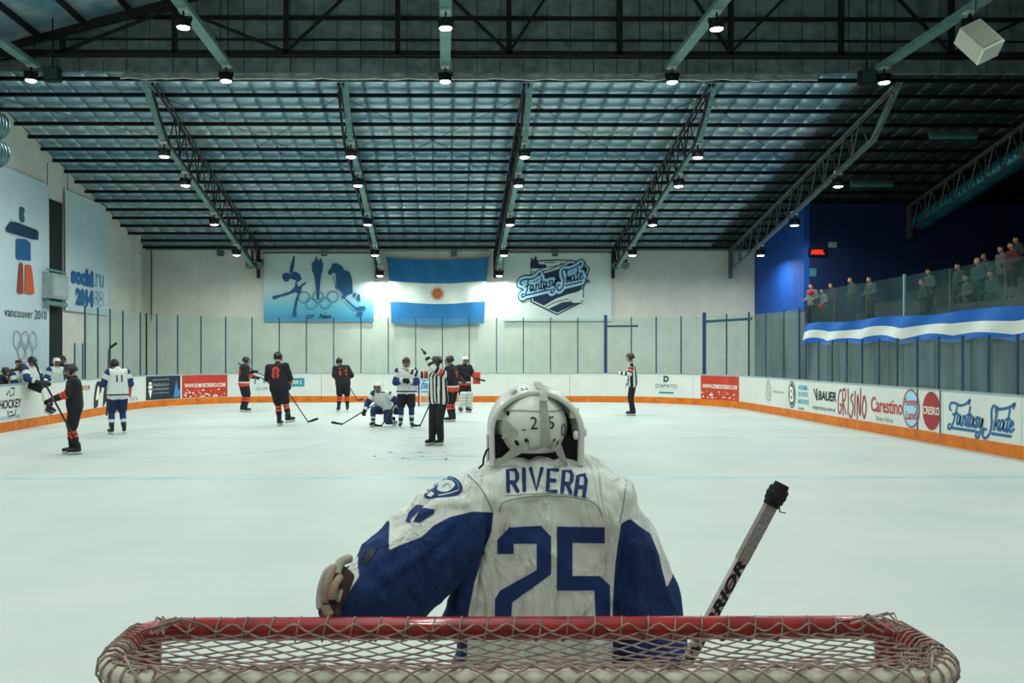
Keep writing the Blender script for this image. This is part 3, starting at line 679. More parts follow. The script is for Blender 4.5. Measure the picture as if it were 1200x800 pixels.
# sketch pixel -> banner plane
def LP(pts, kx=4.2125, oy=230):
    out = []
    for x, y in pts:
        px = x/kx; py = oy+y/kx; Y = (XL+.12)*1000/(px-520); out.append((Y-24.3, CAMZ+(415-py)*Y/1000))
    return out
fl_ = leftw(24.3, 0)
vc = {'a': mat('ink_green', '#2c5a58', .6), 'b': mat('ink_nv', '#123650', .6), 'c': mat('ink_bl', '#14568e', .6), 'd': mat('ink_dr', '#8e3428', .6), 'e': mat('ink_or', '#c4562a', .6)}
for kk, pts in (('a', [(105, 60), (112, 53), (128, 60), (130, 80), (124, 90), (130, 108), (128, 130), (115, 132), (105, 115)]), ('b', [(40, 155), (60, 126), (90, 130), (190, 168), (198, 180), (196, 217), (170, 215), (50, 180), (37, 170)]),
                ('c', [(90, 212), (135, 213), (158, 230), (160, 318), (95, 314), (88, 300)]), ('d', [(104, 335), (112, 326), (122, 335), (124, 480), (110, 484), (93, 475)]), ('e', [(134, 338), (158, 340), (166, 360), (178, 480), (160, 486), (132, 478)])):
    decal('logo_stone', poly2d(LP(pts)), lambda u, v: fl_(u, v, .004), vc[kk], t)
a_ = LP([(30, 555), (238, 580), (75, 705), (190, 700)])
decal('lettering', sh(text2d('vancouver 2010', a_[1][0]-a_[0][0], .27), a_[0][0], 2.98), lambda u, v: fl_(u, v, .004), black, t)
cx = (a_[2][0]+a_[3][0])/2; rr = (a_[3][0]-a_[2][0])/6.4
decal('rings', merge2d([ring2d(cx+dx*rr, z_, rr, .27, .035) for dx, z_ in ((-2.2, 2.3), (0, 2.3), (2.2, 2.3), (-1.1, 2.0), (1.1, 2.0))]), lambda u, v: fl_(u, v, .004), greyp, t)
t = left_banner('winter_games_banner', 'pale banner on the left wall lettered in heavy blue with web address', 28.65, 32.3, 3.35, 7.4, clothb)
fl2 = leftw(28.65, 0)
def Yp(px): return (XL+.12)*1000/(px-520)-28.65
y0 = Yp(84.5); y1 = Yp(111); y2 = Yp(122.5)
decal('lettering', sh(text2d('sochi', y1-y0, .62, 0, .075), y0, 4.28), lambda u, v: fl2(u, v, .004), bluep, t)
decal('lettering', sh(text2d('2014', (y1-Yp(90)), .62, 0, .075), Yp(90), 3.56), lambda u, v: fl2(u, v, .004), bluep, t)
decal('lettering', sh(text2d('.ru', y2-y1, .5, 0, -.0), y1+.02, 4.32), lambda u, v: fl2(u, v, .004), mat('ink_cy2', '#5aa0b8', .6), t)
decal('rings', merge2d([ring2d(y1+.25+dx*.22, z_, .2, .13, .03) for dx, z_ in ((0, 4.05), (2, 4.05), (1, 3.95), (0, 3.8), (2, 3.8))]), lambda u, v: fl2(u, v, .004), mat('ink_cy2', '#5aa0b8', .6), t)
# long flag over the balcony edge
t = thing('balcony_flag', 'long blue and white striped flag draped along the balcony edge', 'flag', (XR-.1, 20, 2.2))
fb2 = mat('flag_royal', '#1460b4', .7, noise_s=2, noise_a=.1); fw2 = mat('flag_cream', '#d6dcd4', .7, noise_s=2, noise_a=.06)
def bf(u, v, d=0):
    y = YS-.2-(YS-12)*u; sc_ = abs(math.sin(math.pi*(YS-.2-y)/2.4+.5)); lo = 2.16+.13*sc_; hi = 2.98+.03*math.sin(y*1.3)
    return (XR-.1-.05*math.sin(y*3.1+v*3)-.05*(1-v)-d, y, lo+(hi-lo)*v)
for a, c, m_, nm in ((.6, 1, fb2, 'upper_stripe'), (.22, .6, fw2, 'middle_stripe'), (0, .22, fb2, 'lower_stripe')):
    MB().slab(lambda u, v: bf(u, a+(c-a)*v+(.04*math.sin(u*31)*(1 if 0 < a+(c-a)*v < 1 else 0))), 160, 5, (.012, 0, 0)).build(nm, m_, t, smooth=True)
# balcony glass
t = thing('balcony_railing', 'glass balcony railing with pale posts in front of the spectators', 'railing', (XR+.05, 20, 2.9))
y = YS-.1; ys = []
while y > 9: ys.append(y); y -= 2.22
for i, yy in enumerate(ys):
    MB().beam((XR+.06, yy, 2.3), (XR+.06, yy, 4.14 if i != 3 else 4.2), .06 if i == 3 else .025, .06 if i == 3 else .025, up=(0, 1, 0)).build('railing_post', mat('railpost', '#8fb0b4', .4, .3) if i == 3 else steel2, t)
    if i < len(ys)-1: MB().box(XR+.055, XR+.067, ys[i+1]+.03, yy-.03, 2.9, 4.15).build('glass_pane', glm3, t)
# ================================================================ LAMPS
lens = mat('lamp_lens', '#f2fffa', .3, emis=14)
dark = mat('lamp_housing', '#15191c', .5, .2); lampwhite = mat('junction_box', '#b9c8c4', .6)
def lamp_proto():
    r = thing('high_bay_lamp', 'x', 'lamp')
    b = MB(); b.box(-.02, .02, -.02, .02, -.12, 0); b.beam((-.17, 0, -.14), (.17, 0, -.14), .04, .02); b.beam((-.17, 0, -.14), (-.17, 0, -.24), .04, .02, up=(0, 1, 0)); b.beam((.17, 0, -.14), (.17, 0, -.24), .04, .02, up=(0, 1, 0)); b.build('bracket', dark, r)
    b = MB(); n = 20
    prof = [(.01, -.17), (.11, -.17), (.13, -.22), (.16, -.26), (.17, -.37), (.16, -.385), (.145, -.375)]
    vs = [(p[0]*math.cos(2*math.pi*k/n), p[0]*math.sin(2*math.pi*k/n), p[1]) for p in prof for k in range(n)]
    b.add(vs, [(i*n+k, i*n+(k+1) % n, (i+1)*n+(k+1) % n, (i+1)*n+k) for i in range(len(prof)-1) for k in range(n)])
    for k in range(10): a = 2*math.pi*k/10; b.box(-.006, .006, .1, .165, -.26, -.18, Matrix.Rotation(a, 4, 'Z'))
    b.build('housing', dark, r)
    MB().ell((0, 0, -.372), (.135, .135, .04), 20, 6, t0=math.pi/2).build('lens', lens, r, smooth=True)
    MB().box(-.1, .1, -.09, .09, -.02, .12).build('junction_box', lampwhite, r)
    return r
def add_light(r):
    ld = bpy.data.lights.get('lamp_light')
    if not ld:
        ld = bpy.data.lights.new('lamp_light', 'AREA'); ld.shape = 'DISK'; ld.size = .3; ld.energy = LAMP_W; ld.color = LAMP_COL; ld.spread = math.radians(165)
    o = bpy.data.objects.new('lamp_light', ld); C.objects.link(o); o.parent = r; o.location = (0, 0, -.43)
P_ = lamp_proto(); first = [True]
def lamp(x, y, z, label, group=None):
    if first[0]: r = P_; first[0] = False
    else: r = copy_tree(P_)
    r.location = (x, y, z); r['label'] = label
    if group: r['group'] = group
    return r
R_ = []
rows = ['nearest', 'second nearest', 'third', 'fourth', 'farthest']
cols = ['leftmost', 'second from left', 'middle', 'fourth from left', 'fifth']
for i in range(5):
    X = TX[i]+(.16 if i else -.2)
    t = thing('cable_tray', 'pale cable tray under the %s sloping truss of the far roof' % cols[i], 'tray', (X, 29, 6.5))
    pts = [(X, 22.9, 9.2), (X, 24.3, roof(24.3)-1.12), (X, 35.9, roof(35.9)-1.12)]
    b = MB()
    for a, c in zip(pts, pts[1:]): b.beam(a, c, .15, .03); b.beam((a[0]-.075, a[1], a[2]+.03), (c[0]-.075, c[1], c[2]+.03), .012, .07); b.beam((a[0]+.075, a[1], a[2]+.03), (c[0]+.075, c[1], c[2]+.03), .012, .07)
    b.build('tray', galv, t)
    b = MB()
    for k in range(22): 
        v_ = k/22; p = Vector(pts[0]).lerp(Vector(pts[1]), v_); b.box(p.x-.075, p.x+.075, p.y-.006, p.y+.006, p.z-.03, p.z-.018)
    b.build('tray_rib', galv, t, kind='stuff')
    ys_ = [24.5, 26.5, 29.8, 33.0, 35.6]
    for k, y in enumerate(ys_):
        if k == 4 and i in (0, 3): continue
        if i == 4 and k in (0, 4): continue
        r = lamp(X, y, roof(y)-1.15, 'round high-bay lamp, %s of those on the %s far truss' % (rows[k], cols[i])); R_.append(r)
near = [(-10.6, 'far left'), (-5.6, 'second from left'), (.04, 'centre'), (5.9, 'fourth from left'), (11.4, 'right')]
for i, (X, nm) in enumerate(near):
    t = thing('cable_tray', 'level cable tray overhead in the near bay, %s one of five' % nm, 'tray', (X, 15, 9.35))
    b = MB(); b.box(X-.13, X+.13, -3, 22.2, 9.3, 9.33); b.box(X-.13, X-.115, -3, 22.2, 9.33, 9.42); b.box(X+.115, X+.13, -3, 22.2, 9.33, 9.42); b.build('tray', galv, t)
    b = MB()
    for y in (22.2, 16.6, 10.8, 5): b.tube([(X, y, 9.4), (X, y, nroof(X)-.4)], .015, 5)
    b.build('hanger_rod', steel, t)
    for k, y in enumerate((22.0, 18.4, 14.5, 10.5, 6.5, 2.5, -1.5)):
        vis = k < 2
        R_.append(lamp(X, y, 9.28, ('round high-bay lamp %s on the %s near cable tray' % (('at the far end', 'one step back')[k], nm)) if vis else 'round high-bay lamp over the near ice, above the picture', None if vis else 'lamps above the picture'))
for r in R_: add_light(r)
# unlit floodlights at the truss ends
for i, (X, nm) in enumerate(((TX[0]-.25, 'leftmost'), (TX[3]+.1, 'fourth'))):
    t = thing('floodlight', 'pair of dark floodlights under the far end of the %s truss' % nm, 'lamp', (X, 35.9, 5.6))
    MB().beam((X-.2, 35.9, 5.85), (X+.5, 35.9, 5.85), .05, .05).build('mounting_bar', steel, t)
    MB().tube([(X, 35.9, 5.85), (X, 35.9, 6.2)], .02, 6).build('hanger', steel, t)
    for dx in (-.05, .35):
        b = MB(); b.tube([(X+dx, 36.05, 5.78), (X+dx, 35.85, 5.7), (X+dx, 35.65, 5.6)], [.09, .15, .18], 14); b.build('lamp_head', dark, t, smooth=True)
        MB().tube([(X+dx, 35.65, 5.6), (X+dx, 35.62, 5.585)], .165, 14).build('lamp_glass', mat('dimlens', '#4c6a66', .2), t)
for (X, y, nm) in ((-10.0, 21.9, 'left'), (10.95, 22.0, 'right')):
    t = thing('floodlight', 'unlit square floodlight beside the %s end lamp of the girder' % nm, 'lamp', (X, y, 9.0))
    MB().box(X-.2, X+.2, y-.1, y+.1, 8.85, 9.2).build('housing', dark, t); MB().tube([(X, y, 9.2), (X, y, nroof(X)-.1)], .02, 6).build('hanger', steel, t)
    MB().box(X-.17, X+.17, y-.12, y-.1, 8.88, 9.17).build('front_glass', mat('dimglass', '#2c4a4c', .2), t)
# loudspeaker
t = thing('loudspeaker', 'pale grey loudspeaker tilted downwards at the upper right', 'speaker', (9.45, 15, 7.4))
M_ = Matrix.Translation((9.45, 15, 7.42)) @ Matrix.Rotation(-.45, 4, 'Y') @ Matrix.Rotation(-.5, 4, 'X')
MB().box(-.2, .2, -.16, .2, -.3, .3, M_).build('cabinet', mat('spk', '#a9aca0', .7, noise_s=60, noise_a=.25), t)
MB().box(-.17, .17, -.175, -.16, -.27, .27, M_).build('grille', mat('spkg', '#8f9286', .8, noise_s=90, noise_a=.4), t)
MB().box(-.2, .2, -.16, .2, -.33, -.3, M_).build('base_panel', mat('spkb', '#c9cec6', .6), t)
MB().tube([(9.45, 15.1, 7.6), (9.6, 15.1, 14)], .01, 5).build('hanging_cable', steel, t)
# spiral ducts on the left wall
dm = mat('duct', '#5f7f82', .35, .7, noise_s=3, noise_a=.3)
for z, nm in ((8.15, 'upper'), (7.38, 'lower')):
    t = thing('spiral_duct', '%s of two round spiral ducts high on the left wall' % nm, 'duct', (-12.3, 15, z))
    b = MB(); pts = []; rs = []
    y = 2.0
    while y < 23.5: pts += [(-12.3, y, z), (-12.3, y+.13, z), (-12.3, y+.14, z), (-12.3, y+.16, z)]; rs += [.37, .37, .385, .385]; y += .17
    pts += [(-12.3, 23.58, z), (-12.3, 23.62, z)]; rs += [.3, .05]
    b.tube(pts, rs, 20); b.build('duct_body', dm, t, smooth=True)
t = thing('spiral_duct', 'round duct slung along the truss over the dark stand', 'duct', (17.6, 25, 7))
b = MB(); pts = []; rs = []; y = 19
while y < 31: z = roof(y)-1.0 if y > 23 else roof(23)-1.0; pts += [(17.4, y, z), (17.4, y+.2, z), (17.4, y+.21, z), (17.4, y+.24, z)]; rs += [.3, .3, .315, .315]; y += .25
b.tube(pts, rs, 16); b.build('duct_body', mat('duct2', '#2c8088', .35, .6, noise_s=3, noise_a=.3), t, smooth=True)
for y, x0 in ((25.5, 14.6), (29.0, 13.9)):
    t = thing('strip_light', 'unlit green-tinted strip light under the stand roof, %s one' % ('nearer' if y < 27 else 'farther'), 'lamp', (x0+.7, y, roof(y)-.5))
    MB().box(x0, x0+1.4, y-.06, y+.06, roof(y)-.5, roof(y)-.42).build('tube_cover', mat('strip', '#3f8a86', .4), t); MB().box(x0-.02, x0+1.42, y-.08, y+.08, roof(y)-.42, roof(y)-.3).build('tray', steel2, t)
# pipework and conduit on the far wall
t = thing('wall_pipework', 'thin pipes and valve boxes running along the top of the far wall', 'pipe', (0, YF-.3, 6.3))
for (x0, x1, z) in ((-12.6, -8.3, 6.32), (-7.9, -3.2, 6.3), (-2.6, 1.9, 6.28), (2.4, 7.0, 6.2), (7.3, 13.2, 6.3)): MB().tube([(x0, YF-.15, z), (x1, YF-.15, z)], .035, 8).build('pipe', galv, t)
for x in (-9.6, -5.2, .3, 4.6): MB().box(x, x+.25, YF-.22, YF-.05, 6.05, 6.35).build('valve_box', steel2, t)
MB().tube([(-12.4, YF-.1, 6.3), (-12.4, YF-.1, 3.3)], .03, 8).build('down_pipe', steel2, t)
t = thing('wall_cabinet', 'small grey metal cabinet with pipes between the two left banners', 'cabinet', (XL+.25, 28.1, 4.0))
MB().box(XL+.05, XL+.45, 26.95, 28.05, 3.65, 4.45).build('body', mat('cab', '#8a9a9a', .6, noise_s=5), t); MB().tube([(XL+.3, 26.9, 3.5), (XL+.3, 28.2, 3.5)], .08, 10).build('pipe', galv, t)
MB().tube([(XL+.3, 26.9, 4.55), (XL+.3, 28.2, 4.55)], .04, 8).build('pipe', galv, t); MB().box(XL+.44, XL+.46, 27.05, 27.95, 3.75, 4.35).build('door', mat('cab2', '#9aa8a8', .6), t)
# signs over the stand
t = thing('scoreboard', 'small red lit digital sign on the navy stand wall', 'sign', (13.75, YS-.05, 5.6))
MB().box(13.45, 14.05, YS-.12, YS, 5.5, 5.78).build('case', black, t)
decal('digits', sh(text2d('ABRIL', .5, .16, 0, .03), 13.5, 5.56), lambda u, v: (u, YS-.125, v), mat('led', '#ff2410', .5, emis=2.5), t)
t = thing('wall_notice', 'small pale notice fixed high on the navy wall above red sign', 'notice', (14.35, YS-.03, 5.9)); MB().box(14.2, 14.5, YS-.03, YS, 5.82, 6.02).build('plate', mat('notice', '#8fa5a5', .6), t)
t = thing('wall_notice', 'small teal notice on navy wall just below the red sign', 'notice', (13.6, YS-.03, 4.9)); MB().box(13.5, 13.75, YS-.03, YS, 4.75, 5.05).build('plate', mat('notice2', '#3b7880', .6), t)
# ================================================================ PEOPLE
vc_cloth = vcol_mat('knit_cloth', .85, .3, 90); vc_skin = vcol_mat('skin', .55, .05, 50)
V3 = lambda *a: Vector(a)
HELM = {}
def helmet_mesh(key):
    col = {'black': '#15181b', 'white': '#d5dad2'}[key]
    if key in HELM: return HELM[key]
    m_ = mat('helmet_'+key, col, .35, spec=.5)
    b = MB()
    def cut(p): return p.z > -.03+(.0 if p.y < .0 else .05*min(1, p.y/.06)) or (abs(p.x) > .075 and -.03 < p.y < .04 and p.z > -.09)
    b.ell((0, 0, 0), (.105, .13, .125), 24, 16, cut=cut)
    for x in (-.05, 0, .05): b.ell((x, -.01, .085+(.03 if x == 0 else .012)), (.012, .09, .012), 8, 6)
    sh_ = b.mesh('helmet', m_, smooth=True)
    v = MB()
    for k in range(-3, 4): a = k*.33; v.tube([(.1*math.sin(a), .12*math.cos(a)+.01, .02), (.105*math.sin(a), .135*math.cos(a)+.01, -.06), (.08*math.sin(a), .11*math.cos(a)+.01, -.13)], .004, 5)
    for z, r_ in ((0, .118), (-.045, .13), (-.09, .125), (-.13, .1)): v.tube([(r_*.85*math.sin(a), r_*1.05*math.cos(a)+.008, z) for a in np.linspace(-1.25, 1.25, 9)], .004, 5)
    cage = v.mesh('face_cage', mat('cage', '#33383b', .4, .5), smooth=True)
    HELM[key] = (sh_, cage); return HELM[key]
def skate_mesh():
    if 'skate' in HELM: return HELM['skate']
    b = MB(); b.cone((0, -.02, .2), (0, -.03, .12), .05, .045, 12, 3); b.cone((0, -.04, .1), (0, .06, .095), .044, .042, 12, 3); b.cone((0, .06, .095), (0, .15, .085), .042, .036, 12, 3)
    boot = b.mesh('skate', mat('skate_boot', '#14171b', .45), smooth=True)
    b = MB(); b.box(-.014, .014, -.08, .17, .028, .05); b.box(-.022, .022, -.075, -.02, .04, .065); b.box(-.022, .022, .08, .15, .04, .062); hold = b.mesh('blade_holder', mat('holder', '#cfd6d3', .5))
    b = MB(); b.add([(x, y, z) for x in (-.003, .003) for y, z in ((-.1, .03), (-.09, .006), (-.05, 0), (.12, 0), (.18, .01), (.19, .03))], [(0, 1, 2, 3, 4, 5), (11, 10, 9, 8, 7, 6)]+[(i, 6+i, 6+(i+1) % 6, (i+1) % 6) for i in range(6)]); bl = b.mesh('blade', mat('blade_steel', '#9aa6a8', .25, .8))
    b = MB()
    for k in range(4): b.tube([(-.025, .0+.03*k, .14-.012*k), (.025, .0+.03*k, .14-.012*k)], .005, 5)
    lc = b.mesh('laces', mat('laces', '#c8cfcb', .8))
    HELM['skate'] = (boot, hold, bl, lc); return HELM['skate']
def glove_mesh(key):
    k = 'glove'+key
    if k in HELM: return HELM[k]
    main, acc = {'black': ('#16191c', '#c9402a'), 'bw': ('#14181d', '#c8cfcc'), 'navy': ('#16294a', '#c8cfcc')}[key]
    b = MB(); b.cone((0, -.07, 0), (0, 0, 0), .062, .05, 14, 3); b.cone((-.025, .0, 0), (-.025, .07, 0), .036, .034, 10, 3); b.cone((.025, .0, 0), (.025, .07, 0), .036, .034, 10, 3)
    pal = b.mesh('glove', mat('glove_'+key, main, .7), smooth=True)
    fs = []
    for i, x in enumerate((-.044, -.015, .015, .044)):
        L = (.05, .06, .057, .045)[i]; b = MB(); b.cone((x, .09, .012), (x, .09+L*.5, -.0), .018, .017, 8, 2); b.cone((x, .09+L*.5, -.0), (x, .09+L*.6, -.045), .017, .015, 8, 2); fs.append(b.mesh('finger', mat('glove_'+key, main, .7), smooth=True))
    b = MB(); b.cone((-.05, .02, -.01), (-.055, .06, -.045), .02, .017, 8, 2); b.cone((-.055, .06, -.045), (-.035, .085, -.07), .017, .014, 8, 2); th = b.mesh('thumb', mat('glove_'+key, main, .7), smooth=True)
    b = MB(); b.tube([(0, -.072, 0), (0, -.055, 0)], .0665, 14); cu = b.mesh('cuff_trim', mat('glovet_'+key, acc, .7), smooth=True)
    HELM[k] = (pal, fs, th, cu); return HELM[k]
ORG = lin('#d8472e'); BLK = lin('#191c22'); WHT = lin('#cfd6d0'); NAV = lin('#1b3566'); GRY = lin('#8b9694'); CHR = lin('#20262a'); SKIN = lin('#b08468'); DNV = lin('#152a4c'); TEAL = lin('#2b6e7e')
def style(kind, seg, t, P, xl, zl, tn):
    """colour of one garment vertex: seg name, t along it, xl/zl body coordinates"""
    if kind == 'dark':
        if seg == 'fore' and .05 < t < .45: return ORG if not (.2 < t < .28) else BLK
        if seg == 'torso' and zl < .97 and tn: return ORG if zl < .94 else WHT
        return BLK
    if kind == 'light':
        if seg == 'fore': return NAV if t < .75 else WHT
        if seg == 'upper' and t > .55: return NAV
        if seg == 'torso' and zl < .93: return NAV if zl > .9 else WHT
        if seg == 'shoulder' and abs(xl) > .2: return NAV
        return WHT
    if kind == 'ref':
        if seg in ('torso', 'shoulder'): return BLK if int(math.floor(tn*.15/.042+.5)) % 2 else WHT
        if seg in ('upper', 'fore'):
            if seg == 'upper' and .35 < t < .6: return ORG
            return BLK if int(math.floor(t*4.5)) % 2 else WHT
    return WHT
BASE = dict(head=(0, .05, 1.64), neck=(0, 0, 1.5), chest=(0, 0, 1.32), pelvis=(0, -.02, .96), shl=(-.19, 0, 1.42), shr=(.19, 0, 1.42), ell=(-.28, -.03, 1.16), elr=(.28, -.03, 1.16), wrl=(-.22, .2, 1.05), wrr=(.22, .2, 1.05),
            hl=(-.1, -.02, .9), hr=(.1, -.02, .9), kl=(-.13, .06, .52), kr=(.13, .06, .52), al=(-.14, -.02, .15), ar=(.14, -.02, .15), tl=(-.18, .2, .15), tr=(.18, .2, .15))
def figure(label, cat, px, py, d, height, psi, kind='dark', pose={}, helm='black', glove='black', cage=True, group=None, number=None, legpad=False, look=0, barehands=False, pants=None, sock=None, skates=True, vox=.013, zoff=0, coat=None, hair=None, legs=True, trousers=None, waist=False):
    """px is the survey column, d the distance, psi the heading (0 = away from camera, -pi/2 = to the left)"""
    X = (px-520)/1000*d; s = height/1.8
    loc = V3(X, d, zoff); fw = V3(math.sin(psi), math.cos(psi), 0); rt = V3(math.cos(psi), -math.sin(psi), 0)
    J = dict(BASE); J.update(pose)
    W = lambda p: loc+rt*(p[0]*s)+fw*(p[1]*s)+V3(0, 0, p[2]*s)
    root = thing('person', label, cat, tuple(loc), group)
    j = {k: W(v) for k, v in J.items()}
    def c(a, b, ra, rb): return (j[a] if isinstance(a, str) else a, j[b] if isinstance(b, str) else b, ra*s, rb*s)
    hd = j['head']; nk = j['neck']
    hq = Quaternion((0, 0, 1), -(psi+look)) 
    hf = V3(math.sin(psi+look), math.cos(psi+look), 0)
    sl, sr_ = j['shl'], j['shr']
    # body: continuous figure
    body = [c(hd+V3(0, 0, .03*s), hd+hf*.015*s+V3(0, 0, -.03*s), .09, .075), (hd+hf*.06*s+V3(0, 0, -.075*s), hd+hf*.05*s+V3(0, 0, -.06*s), .035*s, .045*s), (hd+hf*.095*s+V3(0, 0, .005*s), hd+hf*.112*s+V3(0, 0, -.025*s), .008*s, .015*s), c(nk, hd, .055, .055), c('neck', 'chest', .06, .13), c('chest', 'pelvis', .13, .13),
            c('shl', 'shr', .07, .07), c('shl', 'ell', .055, .045), c('shr', 'elr', .055, .045), c('ell', 'wrl', .045, .03), c('elr', 'wrr', .045, .03),
            c('pelvis', 'hl', .11, .09), c('pelvis', 'hr', .11, .09), c('hl', 'kl', .09, .06), c('hr', 'kr', .09, .06), c('kl', 'al', .055, .04), c('kr', 'ar', .055, .04)]
    for sd in (-1, 1):
        e = hd+Quaternion((0, 0, 1), -(psi+look)) @ V3(sd*.088*s, 0, -.01*s); body.append((e+V3(0, 0, .02*s), e-V3(0, 0, .02*s), .014*s, .01*s))
    if barehands:
        for sd, (e, w) in (('l', ('ell', 'wrl')), ('r', ('elr', 'wrr'))):
            dr = (j[w]-j[e]).normalized(); side = dr.cross(V3(0, 0, 1)) if abs(dr.z) < .9 else dr.cross(fw); side.normalize(); up = side.cross(dr)
            body.append((j[w], j[w]+dr*.09*s, .03*s, .035*s))
            for q_, (o, L) in enumerate(((-.03, .075), (-.01, .09), (.01, .085), (.03, .065))): body.append((j[w]+dr*.1*s+side*o*s, j[w]+dr*(.1+L)*s+side*o*1.25*s-up*.015*s, .0105*s, .009*s))
            body.append((j[w]+dr*.04*s-side*.03*s, j[w]+dr*.1*s-side*.065*s, .013*s, .01*s))
    vb = .0085 if barehands else vox*1.1
    me, V, cs = remesh(body, vb*max(s, .8), 1)
    col = np.tile(SKIN, (len(V), 1)); ng = np.linalg.norm(V-np.array(nk), axis=1)
    hl_ = np.array([(Vector(p)-hd).dot(hf) for p in V]); hz = V[:, 2]-hd.z; hsd = np.array([abs((Vector(p)-hd).dot(V3(hf.y, -hf.x, 0))) for p in V])
    hairc = lin(hair or '#2a211c')
    isha = (hz > .035*s) & (hl_ < .07*s) | (hz > -.04*s) & (hl_ < -.01*s) | (hz > .06*s)
    col[isha & (hz > -.1*s)] = hairc
    eye = (np.abs(hz-.005*s) < .009*s) & (hl_ > .06*s) & (hsd > .02*s) & (hsd < .045*s); col[eye] = lin('#20242a')
    mouth = (np.abs(hz+.06*s) < .006*s) & (hl_ > .07*s) & (hsd < .024*s); col[mouth] = lin('#7d4038')
    fin(me, V, 'body', vc_skin, root, col)
    # jersey
    up = V3(0, 0, 1)
    tq = [('torso', *c(V3(*(sl.lerp(j['chest'], .55)))+rt*.03*s, V3(*(j['hl']))+V3(0, 0, .0), .15, .15)), ('torso', *c(V3(*(sr_.lerp(j['chest'], .55)))-rt*.03*s, V3(*(j['hr']))+V3(0, 0, .0), .15, .15)),
          ('shoulder', *c('shl', 'shr', .095, .095)), ('torso', *c('chest', 'pelvis', .16, .165)), ('shoulder', *c('neck', 'chest', .075, .12)),
          ('shoulder', *c('shl', 'shl', .105, .105)), ('shoulder', *c('shr', 'shr', .105, .105)),
          ('upper', *c('shl', 'ell', .095, .085)), ('upper', *c('shr', 'elr', .095, .085)), ('fore', *c('ell', 'wrl', .085, .062)), ('fore', *c('elr', 'wrr', .085, .062))]
    if coat or kind == 'ref': tq = [(q[0], q[1], q[2], q[3]*.84, q[4]*.84) for q in tq]
    me, V, _ = remesh([q[1:] for q in tq], vox*max(s, .8), 2)
    idx, tt = nearest_seg(V, [q[1:] for q in tq])
    cols = np.zeros((len(V), 3)); L = np.array(loc)
    xl = (V-L) @ np.array(rt)/s; zl = (V[:, 2]-L[2])/s; yl = (V-L) @ np.array(fw)/s
    for i in range(len(V)):
        cols[i] = lin(coat) if coat else style(kind, tq[idx[i]][0], tt[i], V[i], xl[i], zl[i], (math.atan2(xl[i], abs(yl[i])+.02) if kind == 'ref' else waist))
    fold = np.array([noise.noise(Vector((p[0]*9, p[1]*9, p[2]*5))) for p in V])*.010*s
    ctr = np.array([np.array(tq[i][1]).tolist() for i in idx]); dirn = V-ctr; dirn /= np.maximum(np.linalg.norm(dirn, axis=1), .02)[:, None]
    V = V+dirn*fold[:, None]*np.array([1, 1, .3])
    jo = fin(me, V, 'jacket' if coat else 'jersey', vc_cloth, root, cols)
    if number:
        bvh = BVHTree.FromPolygons([tuple(p) for p in V], [tuple(p.vertices) for p in me.polygons])
        side, txt, hh, mcol = number; it = text2d(txt, None, hh, 0, .03); wdt = it[0][:, 0].max()
        cen = j['chest']; b = MB(); dirv = -fw if side == 'back' else fw; rr_ = rt if side == 'back' else -rt
        pts = []
        for u, v in it[0]:
            o = cen+rr_*((u-wdt/2)*s)+V3(0, 0, (v-hh/2-.03)*s)+dirv*.6; h = bvh.ray_cast(o, -dirv); pts.append((h[0] if h[0] else cen+dirv*.17)+dirv*.006)
        b.add(pts, it[1]); b.build('number', mat('num_'+mcol, mcol, .7), jo)
    if legs:
        # shorts
        pc = lin(trousers) if trousers else (BLK if kind in ('dark', 'ref') else DNV)
        if pants: pc = lin(pants)
        if kind == 'ref' or trousers:
            q = [c('pelvis', 'hl', .13, .11), c('pelvis', 'hr', .13, .11), c('hl', 'kl', .105, .085), c('hr', 'kr', .105, .085), c('kl', 'al', .085, .072), c('kr', 'ar', .085, .072)]
            me, V, _ = remesh(q, vox*max(s, .8), 2); fin(me, V, 'trousers', vc_cloth, root, np.tile(pc, (len(V), 1)))
        else:
            q = [c('pelvis', 'hl', .15, .14), c('pelvis', 'hr', .15, .14), c('hl', j['hl'].lerp(j['kl'], .85), .135, .11), c('hr', j['hr'].lerp(j['kr'], .85), .135, .11)]
            me, V, _ = remesh(q, vox*max(s, .8), 2); fin(me, V, 'hockey_shorts', vc_cloth, root, np.tile(pc, (len(V), 1)))
            for k, a in (('kl', 'al'), ('kr', 'ar')):
                if legpad:
                    dn = (j[a]-j[k]).normalized(); b = MB()
                    for z in range(5): m0 = j[k].lerp(j[a], z*.25-.22)+fw*.06*s; b.cone(m0-rt*.06*s, m0+rt*.06*s, .068*s, .068*s, 10, 3)
                    b.cone(j[a]+fw*.06*s-rt*.05*s, j[a]+fw*.16*s-rt*.04*s, .05*s, .05*s); b.build('leg_pad', mat('padw', '#c5cbc3', .6), root, smooth=True); continue
                q = [c(k, a, .078, .056), c(j[k].lerp(j[a], .1), j[k].lerp(j[a], .55), .07, .076)]
                me, V, _ = remesh(q, vox*.9*max(s, .8), 1); i_, t_ = nearest_seg(V, [q[0]])
                if kind == 'dark': cc = np.array([ORG if .15 < t < .5 and not (.29 < t < .36) else (BLK) for t in t_])
                else: cc = np.array([WHT if .5 < t < .68 or t > .93 else (NAV if sock is None else lin(sock)) for t in t_])
                fin(me, V, 'sock', vc_cloth, root, cc)
